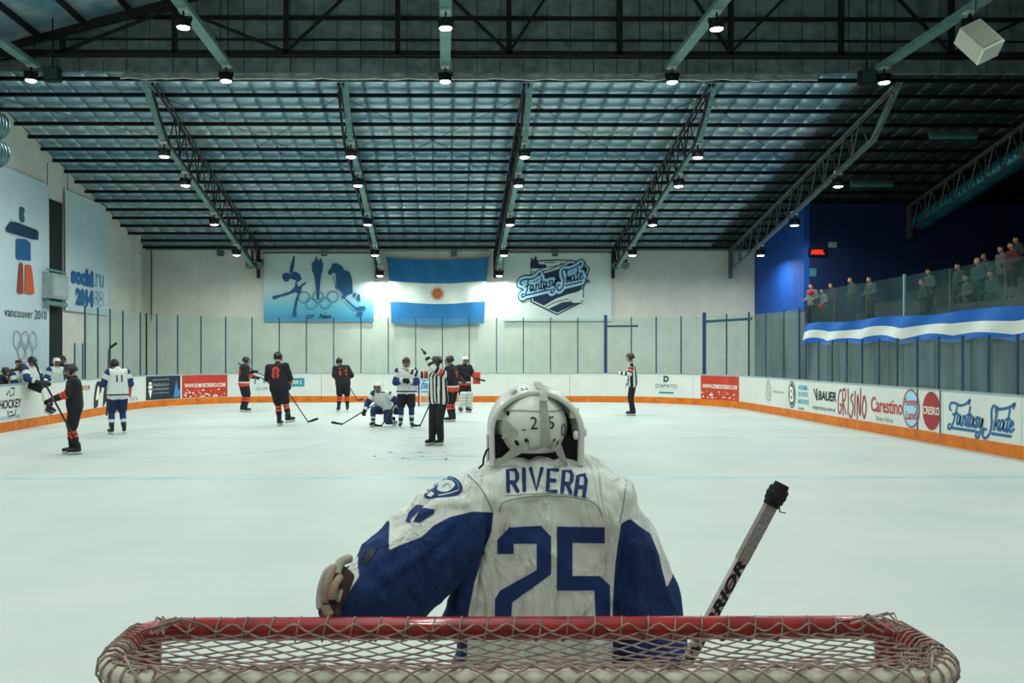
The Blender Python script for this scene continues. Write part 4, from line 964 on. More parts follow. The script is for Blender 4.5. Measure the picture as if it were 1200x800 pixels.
        if skates:
            boot, hold, bl, lc = skate_mesh()
            for a, t_ in (('al', 'tl'), ('ar', 'tr')):
                dv = j[t_]-j[a]; dv.z = 0; q = Quaternion((0, 0, 1), math.atan2(-dv.x, dv.y)); lp = j[a]-loc
                lp.z = max(J[a][2]*s-.15*s, 0)
                if dv.length > .01 and J[a][2] > .2:
                    tip = math.atan2(J[t_][2]-J[a][2], math.hypot(J[t_][0]-J[a][0], J[t_][1]-J[a][1])); q = q @ Quaternion((1, 0, 0), tip)
                o = part('skate', boot, root, tuple(lp), q, s)
                for n_, m_ in (('blade_holder', hold), ('blade', bl), ('laces', lc)): part(n_, m_, o)
        elif trousers:
            for a, t_ in (('al', 'tl'), ('ar', 'tr')):
                dv = (j[t_]-j[a]); dv.z = 0; dv.normalize(); b = MB(); p0 = j[a]+V3(0, 0, -.1*s); b.cone(p0, p0+dv*.15*s, .045*s, .04*s); b.build('shoe', black, root, smooth=True)
    if not barehands:
        pal, fs, th, cu = glove_mesh(glove) if glove else (0, 0, 0, 0)
        for e, w, sd in (('ell', 'wrl', 1), ('elr', 'wrr', -1)):
            if not glove: continue
            dr = (j[w]-j[e]).normalized(); q = dr.to_track_quat('Y', 'Z'); lp = j[w]+dr*.04*s-loc
            o = part('glove', pal, root, tuple(lp), q, (s*sd, s, s))
            for f_ in fs: part('finger', f_, o)
            part('thumb', th, o); part('cuff_trim', cu, o)
    if helm:
        hm, cg = helmet_mesh(helm); o = part('helmet', hm, root, tuple(hd+V3(0, 0, .02*s)-loc), hq, s)
        if cage: part('face_cage', cg, o)
    return root, j, s
def stick(label, a, b, blade_dir, group=None, r=.013, tape='#15181b', col='#23272b', blade=.3):
    a = V3(*a); b = V3(*b); root = thing('hockey_stick', label, 'hockey stick', tuple(b), group); d = (b-a).normalized()
    MB().beam(a, b, r*1.6, r*2.2).build('shaft', mat('stick'+col, col, .5), root)
    MB().beam(a, a+d*.12, r*1.9, r*2.5).build('grip_tape', mat('tape'+tape, tape, .9), root)
    bd_ = V3(*blade_dir).normalized(); pts = [b-d*.04, b+bd_*.06, b+bd_*.17, b+bd_*blade]
    sd = bd_.cross(V3(0, 0, 1)); sd = sd.normalized() if sd.length > .1 else V3(1, 0, 0)
    bb = MB(); n = len(pts); hs = [.025, .055, .065, .06]
    upv = sd.cross(bd_).normalized(); vs = []
    for k, (p, h_) in enumerate(zip(pts, hs)):
        p = p+sd*(.02*(k/3)**2)
        for q in (-1, 1):
            for z in (-.0, 1): vs.append(p+sd*q*.004+upv*(h_*z))
    fs = []
    for k in range(n-1):
        o = k*4; p = (k+1)*4; fs += [(o, p, p+1, o+1), (o+2, o+3, p+3, p+2), (o+1, p+1, p+3, o+3), (o, o+2, p+2, p)]
    fs += [(0, 1, 3, 2), (n*4-4, n*4-2, n*4-1, n*4-3)]
    bb.add(vs, fs).build('blade', mat('stick_blade', '#1a1d20', .7), root); return root
A = math.radians
# 1 dark player, left foreground, facing left with the stick raised across the boards
r_, j, s = figure('person in black and orange hockey kit standing nearest the left boards, facing left', 'person', 88, 532, 16.1, 1.72, A(-112), 'dark',
    dict(ell=(-.25, .1, 1.2), wrl=(-.15, .36, 1.1), elr=(.27, -.06, 1.12), wrr=(.26, -.02, .84), kl=(-.09, .03, .52), kr=(.09, .05, .52), al=(-.09, -.06, .15), ar=(.09, .04, .15), tl=(-.1, .2, .15), tr=(.12, .28, .15)), number=('back', '17', .14, '#c9402a'))
w = j['wrl']; stick('black stick held low to high by the nearest black and orange player', (w.x+.45, w.y-.05, w.z-.78), (w.x-.3, w.y+.02, w.z+.55), (-.6, .2, .6))
# 2 white player seen from behind, blade up
r_, j, s = figure('person in white jersey with blue sleeves seen from behind, left side, stick blade up', 'person', 139, 508, 20.2, 1.83, A(-35), 'light',
    dict(head=(-.04, .12, 1.6), wrl=(-.16, .3, 1.2), ell=(-.3, .06, 1.16), wrr=(.0, .28, 1.02), kl=(-.12, .05, .52), kr=(.12, .05, .52)), glove='bw', number=('back', '11', .16, '#1b3566'))
w = j['wrl']; stick('black stick held upright with its curved blade above the white player', (w.x-.02, w.y+.02, .42), (w.x+.02, w.y+.05, 1.98), (.75, 0, .5), blade=.26)
# 3
r_, j, s = figure('person in black with orange waistband and socks standing at the far left boards', 'person', 287, 482, 28, 1.82, A(55), 'dark',
    dict(wrl=(-.02, .28, 1.28), ell=(-.22, .1, 1.2), wrr=(.12, .3, 1.12)), number=('back', '4', .2, '#c9402a'), waist=True)
w = j['wrl']; stick('black stick held across the chest of the player at the far left boards', (w.x-.45, w.y-.1, w.z+.3), (w.x+.35, w.y+.1, w.z-.12), (.6, 0, -.5), blade=.15)
# 4
r_, j, s = figure('tall person in black kit with orange number skating away, left of centre', 'person', 328, 499, 22.5, 1.95, A(12), 'dark',
    dict(head=(-.08, .08, 1.66), neck=(-.06, .02, 1.5), chest=(-.04, 0, 1.32), shl=(-.27, 0, 1.4), shr=(.15, 0, 1.44), ell=(-.34, .05, 1.14), wrl=(-.24, .2, 1.0), elr=(.24, .06, 1.15), wrr=(.14, .22, 1.0), kl=(-.06, .06, .52), kr=(.14, .04, .54), al=(0, -.02, .15), ar=(.28, -.12, .24), tl=(.02, .2, .15), tr=(.42, .05, .26)), number=('back', '8', .3, '#c9402a'))
w = j['wrr']; stick('long black stick pointing right with its blade on the ice beside the tall player', (w.x-.35, w.y, w.z+.3), (1*(360-520)/1000*22.6, 22.9, .04), (1, 0, .35), blade=.28)
# 5
r_, j, s = figure('person in black with orange number leaning left at the far boards, back turned', 'person', 402, 482, 28, 1.84, A(-15), 'dark',
    dict(head=(-.1, .14, 1.6), neck=(-.07, .06, 1.46), shl=(-.24, .04, 1.38), shr=(.14, .04, 1.4), wrl=(-.14, .26, 1.0), wrr=(.1, .24, 1.0), kl=(-.1, .06, .52), kr=(.14, .05, .52)), number=('back', '14', .24, '#c9402a'))
w = j['wrr']; stick('short visible stick low behind the leaning player at the far boards', (w.x, w.y+.1, w.z), (w.x+.42, w.y+.15, .32), (.9, 0, .2), blade=.12)
# 6 kneeling
r_, j, s = figure('person in white jersey and white helmet kneeling on one knee on the ice', 'person', 450, 498, 22.3, 1.76, A(-165), 'light',
    dict(head=(.1, .22, 1.05), neck=(.06, .1, .94), chest=(.04, .04, .8), pelvis=(0, -.12, .48), shl=(-.15, .08, .86), shr=(.26, .08, .86), ell=(-.36, .06, .68), wrl=(-.4, .2, .5), elr=(.42, .12, .62), wrr=(.44, .24, .46), hl=(-.1, -.1, .44), hr=(.12, -.1, .44), kl=(-.16, .2, .14), kr=(.2, .3, .44), al=(-.2, -.25, .1), ar=(.22, .24, .15), tl=(-.22, -.4, .12), tr=(.24, .42, .15)), helm='white', glove='bw')
w = j['wrr']; stick('black stick reaching left across the ice from the kneeling player', (w.x+.5, w.y+.1, w.z+.28), ((400-520)/1000*22.2, 22.1, .05), (-1, .1, .15), blade=.26)
w = j['wrl']; stick('stick standing between the kneeling player and the white player', (w.x, w.y-.05, w.z+.15), (w.x-.36, w.y-.4, .04), (-.7, -.2, .1), blade=.16)
# 7
r_, j, s = figure('person in white and navy kit with dark helmet standing with hands together at the chest', 'person', 476, 501, 21.9, 1.83, A(175), 'light',
    dict(ell=(-.27, .02, 1.14), wrl=(-.06, .25, 1.17), elr=(.27, .02, 1.14), wrr=(.08, .26, 1.2)), glove='bw', pants='#14181f')
stick('black stick with its blade on the ice beside the standing white player', ((500-520)/1000*21.9+.25, 21.6, .98), ((492-520)/1000*21.7, 21.5, .05), (-.9, 0, .05), blade=.22)
# 8 referee
r_, j, s = figure('person in striped official shirt standing with one arm pointing left, one raised', 'person', 513, 522, 17.6, 1.84, A(-150), 'ref',
    dict(head=(-.0, .05, 1.66), ell=(-.02, .22, 1.56), wrl=(.12, .24, 1.8), elr=(.36, .12, 1.42), wrr=(.52, .22, 1.5), kl=(-.07, .05, .52), kr=(.1, .03, .52), al=(-.05, -.03, .15), ar=(.12, .02, .15), tl=(.0, .22, .15), tr=(.2, .26, .15)), barehands=True, cage=False, look=A(40))
# 9
figure('person in black with orange bands standing close behind the striped official', 'person', 529, 494, 23.8, 1.86, A(-60), 'dark', dict(kl=(-.08, .05, .52), kr=(.08, .03, .52), al=(-.08, -.02, .15), ar=(.08, -.02, .15)), number=('back', '9', .2, '#c9402a'), waist=True)
# 10 goalie of the dark team
r_, j, s = figure('person in dark goaltender kit with white helmet and white leg pads by the far net', 'person', 544, 483, 27.6, 1.84, A(150), 'dark', dict(ell=(-.3, .05, 1.2), wrl=(-.3, .25, 1.12), kl=(-.12, .08, .52), kr=(.12, .08, .52)), helm='white', legpad=True, waist=True)
w = j['wrl']; t = thing('blocker', 'red goaltender blocker on the arm of the far goaltender', 'glove', tuple(w)); MB().box(w.x-.12, w.x+.12, w.y-.12, w.y-.06, w.z-.22, w.z+.16).build('board', redp, t); MB().box(w.x-.07, w.x+.07, w.y-.06, w.y+.02, w.z-.12, w.z+.06).build('palm', black, t)
stick('goaltender stick slanting across the far goaltender', (w.x-.7, w.y-.16, w.z+.28), (w.x+.1, w.y-.14, w.z-.1), (1, 0, -.3), blade=.1)
# 11 linesman
figure('person in striped official shirt standing alone at the right, facing left', 'person', 741, 487, 26.1, 1.93, A(-75), 'ref',
    dict(ell=(-.24, .06, 1.2), wrl=(-.2, .32, 1.22), elr=(.25, .0, 1.16), wrr=(.24, .12, .95), kl=(-.07, .04, .52), kr=(.08, .03, .52), al=(-.06, -.03, .15), ar=(.09, .0, .15), tl=(-.08, .24, .15), tr=(.12, .26, .15)), barehands=True, cage=False)
# far net
def net_patch(b, f, nu, nv, r):
    for i in range(nu+1):
        for sgn in (1, -1):
            pts = []
            for k in range(nv+1):
                u = (i+((k % 2)*.5*sgn))/nu
                if 0 <= u <= 1: pts.append(f(u, k/nv))
            if len(pts) > 1: b.tube(pts, r, 4, caps=False)
redm = mat('goal_red', '#a31714', .35, noise_s=14, col2='#6a0f10', coat=.3)
t = thing('goal', 'far hockey goal with red frame behind the group of players', 'goal', (.02, 30.8, 0))
gx0, gx1, gy = -.9, .94, 30.8
b = MB()
for x in (gx0, gx1): b.tube([(x, gy, 0), (x, gy, 1.22)], .03, 8)
b.tube([(gx0, gy, 1.2), (gx1, gy, 1.2)], .03, 8); b.build('front_frame', redm, t)
b = MB(); b.tube([(gx0, gy, .03), (gx0+.1, gy+.9, .03), (gx1-.1, gy+.9, .03), (gx1, gy, .03)], .025, 8); b.tube([(gx0, gy, 1.2), (gx0+.1, gy+.4, 1.2), (gx1-.1, gy+.4, 1.2), (gx1, gy, 1.2)], .025, 8); b.build('rear_frame', mat('frame_white', '#cfd6d2', .5), t)
b = MB(); net_patch(b, lambda u, v: (gx0+.08+(gx1-gx0-.16)*u, gy+.4+.5*(1-v), .05+1.15*v), 20, 16, .004)
for x in (gx0, gx1): net_patch(b, lambda u, v: (x+(.05 if x < 0 else -.05)*u, gy+.02+(.4+.5*(1-v))*u, .05+1.15*v), 8, 14, .004)
b.build('net', mat('net_white', '#c5ccc6', .8), t, kind='stuff')
# bench, left
BG = 'person behind the left boards'
kw = dict(cage=False, legs=False)
r_, j, s = figure('person in dark jacket and cap standing at the back of the team bench', 'person', 22, 0, 24.6, 1.76, A(100), coat='#151d28', helm=None, glove=None, trousers='#10151c', skates=False, hair='#15181b', cage=False, barehands=True, pose=dict(kl=(-.1, .02, .52), kr=(.1, .02, .52)))
h = j['head']; b = MB(); b.ell(h+V3(0, 0, .05), (.1, .105, .07), 16, 6, t1=math.pi/2); b.box(h.x+.05, h.x+.2, h.y-.07, h.y+.07, h.z+.045, h.z+.06); b.build('cap', black, r_, smooth=True)
bench = dict(ell=(-.26, .1, 1.15), elr=(.26, .1, 1.15), wrl=(-.15, .34, 1.13), wrr=(.18, .34, 1.13), head=(0, .16, 1.58), neck=(0, .06, 1.46))
figure('person in white and dark kit leaning on the left boards, second from the picture edge', 'person', 21, 0, 21.9, 1.72, A(90), 'light', bench, glove='bw')
figure('person in dark kit leaning on the left boards at the picture edge', 'person', 2, 0, 21.6, 1.62, A(80), 'dark', bench, glove='bw')
figure('person in white jersey and white helmet standing behind the one on the boards', 'person', 67, 0, 25.2, 1.8, A(120), 'light', dict(), helm='white', glove='bw')
figure('person with dark helmet standing behind the white helmet at the bench end', 'person', 73, 0, 26.4, 1.86, A(120), 'dark', dict(), glove='black')
# climbing over the boards
figure('person in white jersey swinging both legs over the left boards onto the ice', 'person', 38, 0, 21.9, 1.74, A(100), 'light',
    dict(head=(.05, .08, 1.74), neck=(.03, .02, 1.6), chest=(0, 0, 1.44), pelvis=(-.02, 0, 1.12), shl=(-.18, 0, 1.54), shr=(.2, 0, 1.54), ell=(-.28, .12, 1.3), wrl=(-.2, .3, 1.22), elr=(.3, .1, 1.3), wrr=(.24, .28, 1.25),
         hl=(-.1, .02, 1.18), hr=(.1, .02, 1.18), kl=(-.04, .46, 1.02), kr=(.12, .46, 1.0), al=(.0, .54, .6), ar=(.14, .56, .55), tl=(.02, .78, .5), tr=(.18, .82, .45)), glove='bw', helm='black', pants='#14181f', sock='#cfd6d0')
# spectators on the stand
spec = [(953, 31.0, 2.9, '#a9b0ac', -1.9, '#1b1b1f'), (966, 30.9, 2.9, '#9fb0b0', -1.7, '#201c1a'), (977, 30.6, 2.9, '#20242b', -1.6, '#2a2320'), (1000, 29.5, 3.0, '#4a5f62', -1.5, '#2a2320'), (1022, 28.2, 2.9, '#5e7678', -1.7, '#1f1a18'), (1085, 25.6, 2.9, '#1c2227', -1.4, '#3a2a20'), (1092, 26.8, 3.32, '#6d8082', -1.6, '#201c1a'),
        (1127, 25.2, 3.32, '#49606a', -1.6, '#201c1a'), (1137, 24.2, 2.9, '#75837f', -1.5, '#2a2320'), (1150, 23.8, 3.32, '#2f6d66', -1.7, '#8d8a80'), (1158, 26.2, 3.74, '#5a6a6a', -1.5, '#4a4038'), (1166, 23.0, 2.9, '#3a6f70', -1.6, '#201c1a'), (1178, 24.4, 3.74, '#8a8f8c', -1.6, '#201c1a'), (1190, 23.6, 3.74, '#7b2f34', -1.6, '#1b1b1f'), (1196, 25.5, 4.16, '#556466', -1.5, '#2a2320')]
cl_n = {'#a9b0ac': 'light grey top', '#9fb0b0': 'pale top', '#20242b': 'black top'}
where = ['at the far corner of the stand', 'second from the far corner of the stand', 'third from the far corner of the stand', 'fourth from the far corner of the stand', 'just left of the pale railing post', 'alone right of the pale railing post', 'on the second step right of the railing post',
         'on the second step, middle of the stand', 'at the rail in the middle of the stand', 'with pale hair in green on second step', 'on the third step behind the one in green', 'in teal at the rail near right picture edge', 'on the third step near right picture edge', 'in dark red near right picture edge', 'highest at the right picture edge']
for (px, d, z, cc, ps, hr), wh in zip(spec, where):
    figure('spectator %s' % wh, 'person', px, 0, d, 1.6 if px != 966 else 1.4, ps, coat='#%02x%02x%02x' % tuple(int(int(cc[q:q+2], 16)*.62) for q in (1, 3, 5)), helm=None, glove=None, trousers='#1a2024', skates=False, hair=hr, cage=False, vox=.02, zoff=z-(.3 if px > 1060 else .0), barehands=False, group='spectators in the stand')  # coats scaled darker: the stand's dim light is put into their colour
for px, d, z in ((953, 30.75, 4.1), (966, 30.65, 3.6)):
    x = (px-520)/1000*d; t = thing('scarf', 'red %s held by a spectator at the far corner' % ('hat' if z > 4 else 'bag'), 'clothing', (x-.12, d-.2, z)); MB().ell((x-.14, d-.2, z), (.12, .06, .12), 10, 6).build('cloth', mat('redcloth', '#a82a30', .8, bump=.3, bump_s=30), t, smooth=True)
# ================================================================ NEAR GOAL
gc = .184; GY = 2.1; GZ = 1.206; hw = .915; tr_ = .028
goal = thing('goal', 'near hockey goal with scuffed red crossbar and diamond netting in the foreground', 'goal', (gc, GY, 0))
b = MB(); rc = .09
def corner(cx, cy, a0, a1, r, z, n=7): return [(cx+r*math.cos(a), cy+r*math.sin(a), z) for a in np.linspace(a0, a1, n)]
path = [(gc-hw, GY-.14, GZ)]+corner(gc-hw+rc, GY-rc, math.pi, math.pi/2, rc, GZ)+corner(gc+hw-rc, GY-rc, math.pi/2, 0, rc, GZ)+[(gc+hw, GY-.14, GZ)]
b.tube(path, tr_, 14); b.build('crossbar', redm, goal, smooth=True)
for x in (gc-hw+.02, gc+hw-.02): MB().tube([(x, GY-.03, 0), (x, GY-.03, GZ)], tr_, 12).build('post', redm, goal, smooth=True)
rb_ = .14; RY = GY-.34
top = [(gc-hw, GY-.13, GZ)]+corner(gc-hw+rb_, RY+rb_, math.pi, 1.5*math.pi, rb_, GZ)+corner(gc+hw-rb_, RY+rb_, -math.pi/2, 0, rb_, GZ)+[(gc+hw, GY-.25, GZ)]
padm = mat('frame_pad', '#b9b3a2', .8, noise_s=20, noise_a=.2, bump=.2, bump_s=60)
MB().tube(top, .024, 12).build('rear_top_bar', padm, goal, smooth=True)
base = [(gc-hw, GY, .03)]+corner(gc-hw+.3, GY-1.1+.3, math.pi, 1.5*math.pi, .3, .03)+corner(gc+hw-.3, GY-1.1+.3, -math.pi/2, 0, .3, .03)+[(gc+hw, GY, .03)]
MB().tube(base, .025, 12).build('base_frame', mat('frame_white2', '#cfd4cc', .5), goal, smooth=True)
for x in (gc-.4, gc+.4): MB().tube([(x, RY, GZ), (x, GY-1.1, .03)], .018, 8).build('rear_strut', padm, goal)
# canvas skirt hanging inside the rear bar
MB().slab(lambda u, v: (gc-hw+.12+(2*hw-.24)*u, RY+.045+.01*math.sin(u*40), GZ-.02-.35*v), 40, 4, (0, .006, 0)).build('canvas_skirt', mat('canvas', '#c9c6b6', .85, noise_s=10, noise_a=.1), goal, smooth=True)
cordm = mat('net_cord', '#a58f84', .85, noise_s=40, col2='#6d5750', bump=.3, bump_s=200)
def netmesh(b, f, nu, nv, r, sag=0):
    """diamond net: strands zigzag; f(u,v)"""
    for i in range(-1, nu+1):
        for sg in (0, 1):
            pts = []
            for k in range(nv+1):
                off = .5 if (k+sg) % 2 else 0
                u = (i+.5+(off if sg else -off)+ (0))/nu
                u = (i+(.5 if (k % 2) else 0)*(1 if sg else -1)+.5)/nu
                if -1e-6 <= u <= 1+1e-6:
                    p = V3(*f(min(max(u, 0), 1), k/nv))
                    if pts and sag:
                        q_ = pts[-1]; m_ = (p+q_)/2; m_.z -= sag*random.uniform(.4, 1.2); m_.x += random.uniform(-1, 1)*sag*.6; pts.append(m_)
                    pts.append(p)
            if len(pts) > 1: b.tube(pts, r, 5, caps=False)
def topf(u, v):       # v 0 front bar ... 1 rear bar
    y = GY-tr_*.9-(GY-tr_*.9-RY+.01)*v; inset = 0.0
    if y < RY+rb_: inset = rb_-math.sqrt(max(rb_**2-(RY+rb_-y)**2, 0))
    w_ = hw-inset*.9; x = gc-w_+2*w_*u
    return (x+.002*math.sin(v*50+u*90), y, GZ-.004+.034*v-.022*math.sin(math.pi*min(1, v))*max(0, math.sin(math.pi*u))**.5+.002*math.sin(u*60+v*9))
b = MB(); netmesh(b, topf, 25, 13, .0024, .001); b.build('top_net', cordm, goal, smooth=True, kind='stuff')
def backf(u, v):      # wraps over the rear bar, then runs down to the base
    s_ = v*1.25; w_ = hw-.02
    if s_ < .06: q_ = s_/.06*math.pi/2; y = RY-.034*math.sin(q_); z = GZ+.034*math.cos(q_)
    else: k = (s_-.06)/1.19; y = RY-.034-.66*k; z = GZ-1.12*k-.02*math.sin(math.pi*k)
    a = (u-.5)*2; y2 = y+.10*((abs(a)-.86)/.14)**2 if abs(a) > .86 else y
    return (gc+w_*a, y2, z)
b = MB(); netmesh(b, backf, 25, 44, .0034, .0006); b.build('back_net', cordm, goal, smooth=True, kind='stuff')
b = MB()
for sd in (-1, 1): netmesh(b, lambda u, v: (gc+sd*(hw+.012), GY-.03-(.17+.80*v)*u, GZ-.01-1.11*v), 12, 22, .003, .002)
b.build('side_net', cordm, goal, smooth=True, kind='stuff')
b = MB(); random.seed(3)
for i in range(52):    # lacing around the crossbar underside and rear bar
    x = gc-hw+.08+(2*hw-.16)*i/51; pts = [(x+.012*math.cos(a*.5), GY+tr_*1.08*math.sin(a)*0-.0+ (tr_+.003)*math.cos(a), GZ+(tr_+.003)*math.sin(a)) for a in np.linspace(math.pi*.55, math.pi*1.6, 8)]
    if i % 2: b.tube(pts, .0024, 5, caps=False)
pts = [(gc-hw+.07+(2*hw-.14)*i/160, GY-tr_-.006+.006*math.sin(i*.9), GZ+.012+.009*math.cos(i*.9)) for i in range(161)]; b.tube(pts, .0026, 5)
for sd in (-1, 1):
    for k in range(9):
        y = GY-.06-(GY-RY-.2)*k/8; b.tube([(gc+sd*(hw+.029*math.cos(a)), y+.006*a, GZ+.03*math.sin(a)) for a in np.linspace(-.6, 3.6, 7)], .0027, 5, caps=False)
    for k in range(8):
        a2 = math.pi/2*k/7; cx_ = gc+sd*(hw-rb_+rb_*math.cos(a2)); cy_ = RY+rb_-rb_*math.sin(a2); b.tube([(cx_+sd*.028*math.cos(a)*math.cos(a2), cy_-.028*math.cos(a)*math.sin(a2)+.004*a, GZ+.028*math.sin(a)) for a in np.linspace(-1, 4, 8)], .003, 5, caps=False)
    for k in range(6): b.tube([(gc+sd*(hw-.1)+random.uniform(-.05, .05), GY-.03+random.uniform(-.02, .02), GZ+.02), (gc+sd*(hw-.06)+random.uniform(-.06, .06), GY-.06+random.uniform(-.03, .03), GZ+.045), (gc+sd*(hw-.03)+random.uniform(-.06, .06), GY-.1, GZ+.02)], .003, 5)
b.build('net_lacing', cordm, goal, smooth=True, kind='stuff')

# ================================================================ GOALTENDER (back view, leaning on the crossbar)
D0 = 2.33
def gp(px, py, d=2.4): return V3((px-520)/1000*d, d, CAMZ+(415-py)*d/1000)
gr = thing('person', 'goaltender in white and blue jersey number 25 leaning on the near goal, seen from behind', 'person', (.27, 2.45, 0))
k_ = .0024
hipL, hipR = V3(.17, 2.5, .92), V3(.38, 2.5, .92)
wl_, el_, sl_ = gp(398, 706, 2.24), gp(440, 693, 2.30), gp(540, 602, 2.42)
sr2, er_, wr_ = gp(706, 600, 2.42), gp(752, 690, 2.44), gp(768, 780, 2.36)
hc = V3(.262, 2.535, 1.66)
body = [(hc+V3(0, 0, .03), hc+V3(0, .02, -.04), .092, .08), (hc+V3(0, .07, -.085), hc+V3(0, .06, -.07), .035, .045), (hc+V3(0, .1, .0), hc+V3(0, .118, -.03), .009, .016), (V3(.27, 2.50, 1.45), hc, .055, .055), (V3(.27, 2.47, 1.46), V3(.27, 2.46, 1.2), .08, .12), (V3(.27, 2.46, 1.2), V3(.27, 2.5, .95), .12, .13),
        (sl_, sr2, .06, .06), (sl_, el_, .05, .042), (el_, wl_, .042, .03), (sr2, er_, .05, .042), (er_, wr_, .042, .03), (V3(.27, 2.5, .95), hipL, .12, .1), (V3(.27, 2.5, .95), hipR, .12, .1),
        (hipL, V3(.1, 2.58, .5), .09, .06), (hipR, V3(.44, 2.58, .5), .09, .06), (V3(.1, 2.58, .5), V3(.06, 2.5, .12), .055, .04), (V3(.44, 2.58, .5), V3(.48, 2.5, .12), .055, .04)]
for sd in (-1, 1): body.append((hc+V3(sd*.09, 0, .01), hc+V3(sd*.09, 0, -.03), .014, .01))
me, V, _ = remesh(body, .010, 2)
col = np.tile(SKIN, (len(V), 1)); hz = V[:, 2]-hc.z; hy = V[:, 1]-hc.y
col[(hz > -.07) & (hy < .03) | (hz > .06)] = lin('#2a211c')
col[(np.abs(hz-.0) < .008) & (hy > .07) & (np.abs(np.abs(V[:, 0]-hc.x)-.033) < .013)] = lin('#20242a'); col[(np.abs(hz+.07) < .006) & (hy > .08) & (np.abs(V[:, 0]-hc.x) < .025)] = lin('#7d4038')
fin(me, V, 'body', vc_skin, gr, col)
# jersey: torso, shoulder caps, sleeves
def P2(px, py, d): return gp(px, py, d)
T = []
yk = [(556, 70, .075), (575, 84, .11), (600, 90, .13), (635, 86, .135), (680, 85, .135), (720, 87, .14), (790, 90, .15)]
for (ya, wa, ra), (yb, wb_, rb2) in zip(yk, yk[1:]):
    for sg in (-1, -.5, 0, .5, 1):
        pa = gp(634+sg*(wa-ra*250), ya+4, 2.46-.015*(1-abs(sg))); pb = gp(634+sg*(wb_-rb2*250), yb+4, 2.46-.015*(1-abs(sg))); T.append((pa, pb, ra*.8, rb2*.8))
T += [(gp(594, 579, 2.46), gp(562, 584, 2.45), .07, .07), (gp(682, 579, 2.46), gp(716, 586, 2.45), .07, .07), (gp(562, 650, 2.42), gp(538, 725, 2.40), .04, .045), (gp(600, 585, 2.44), gp(545, 597, 2.42), .095, .098), (gp(668, 583, 2.44), gp(705, 593, 2.42), .095, .092), (gp(575, 576, 2.45), gp(690, 576, 2.45), .055, .055),
      (gp(538, 603, 2.42), gp(500, 640, 2.37), .102, .118), (gp(500, 640, 2.37), gp(452, 682, 2.33), .118, .108), (gp(470, 690, 2.33), gp(430, 706, 2.30), .088, .078), (gp(440, 690, 2.31), gp(408, 700, 2.27), .088, .07), (gp(520, 640, 2.37), gp(478, 700, 2.36), .10, .07),
      (gp(704, 600, 2.42), gp(735, 650, 2.44), .094, .098), (gp(735, 650, 2.44), gp(757, 715, 2.44), .098, .098), (gp(757, 715, 2.44), gp(772, 775, 2.38), .098, .08)]
# raised folds running over shoulders, yoke and torso
for ln, r_ in (([(557, 549), (575, 566), (586, 592)], .013), ([(592, 560), (578, 585), (580, 612), (571, 650), (562, 700)], .012), ([(587, 595), (600, 584), (640, 579), (680, 584), (706, 594)], .008), ([(735, 556), (730, 580), (725, 612), (722, 650), (720, 700)], .011), ([(706, 596), (716, 612), (726, 618)], .011),
               ([(560, 610), (553, 650), (545, 720)], .014), ([(520, 570), (500, 588), (486, 600)], .012), ([(545, 590), (515, 592), (492, 606)], .011), ([(590, 600), (602, 622), (598, 650)], .007), ([(650, 590), (656, 606), (668, 622)], .006), ([(612, 598), (604, 620), (592, 640)], .007), ([(640, 680), (632, 705), (630, 722)], .007), ([(690, 600), (700, 640), (704, 672)], .007), ([(560, 640), (520, 672), (498, 706)], .012), ([(530, 612), (492, 650), (455, 676)], .009), ([(742, 640), (748, 680), (752, 718)], .010), ([(596, 553), (640, 590)], .005), ([(620, 662), (600, 676), (578, 712)], .007)):
    for (a0, b0), (a1, b1) in zip(ln, ln[1:]):
        T.append(('fold', a0, b0, a1, b1, r_))
plain = [q for q in T if q[0] != 'fold']
me0, V0, _ = remesh(plain, .010, 2); bv = BVHTree.FromPolygons([tuple(p) for p in V0], [tuple(p.vertices) for p in me0.polygons])
eye = V3(0, 0, CAMZ)
def surf(px, py, off=0.0):
    dr = V3((px-520)/1000, 1, (415-py)/1000).normalized(); h = bv.ray_cast(V3(0.27, 1.2, 1.45)*0+eye, dr)
    return (h[0]-dr*off) if h[0] else None
cones = list(plain)
for q in T:
    if q[0] == 'fold':
        a_, c_ = surf(q[1], q[2]), surf(q[3], q[4])
        if a_ and c_: cones.append((a_+V3(0, q[5]*.3, 0), c_+V3(0, q[5]*.3, 0), q[5]*1.25, q[5]*1.25))
me, V, _ = remesh(cones, .006, 2)
def fold(p):
    n1 = noise.noise(Vector((p[0]*11, p[1]*7, p[2]*4.5))); n2 = noise.noise(Vector((p[0]*26+3, p[1]*18, p[2]*11)))
    n3 = noise.noise(Vector((p[0]*5+9, p[1]*4, p[2]*14+p[0]*9))); return (1-abs(n1)*2)*.010+n2*.004+(1-abs(n3)*2)*.004
nrm = np.empty(len(V)*3); me.vertices.foreach_set('co', V.ravel()); me.update(); me.vertices.foreach_get('normal', nrm); nrm = nrm.reshape(-1, 3)
V = V+nrm*np.array([fold(p) for p in V])[:, None]
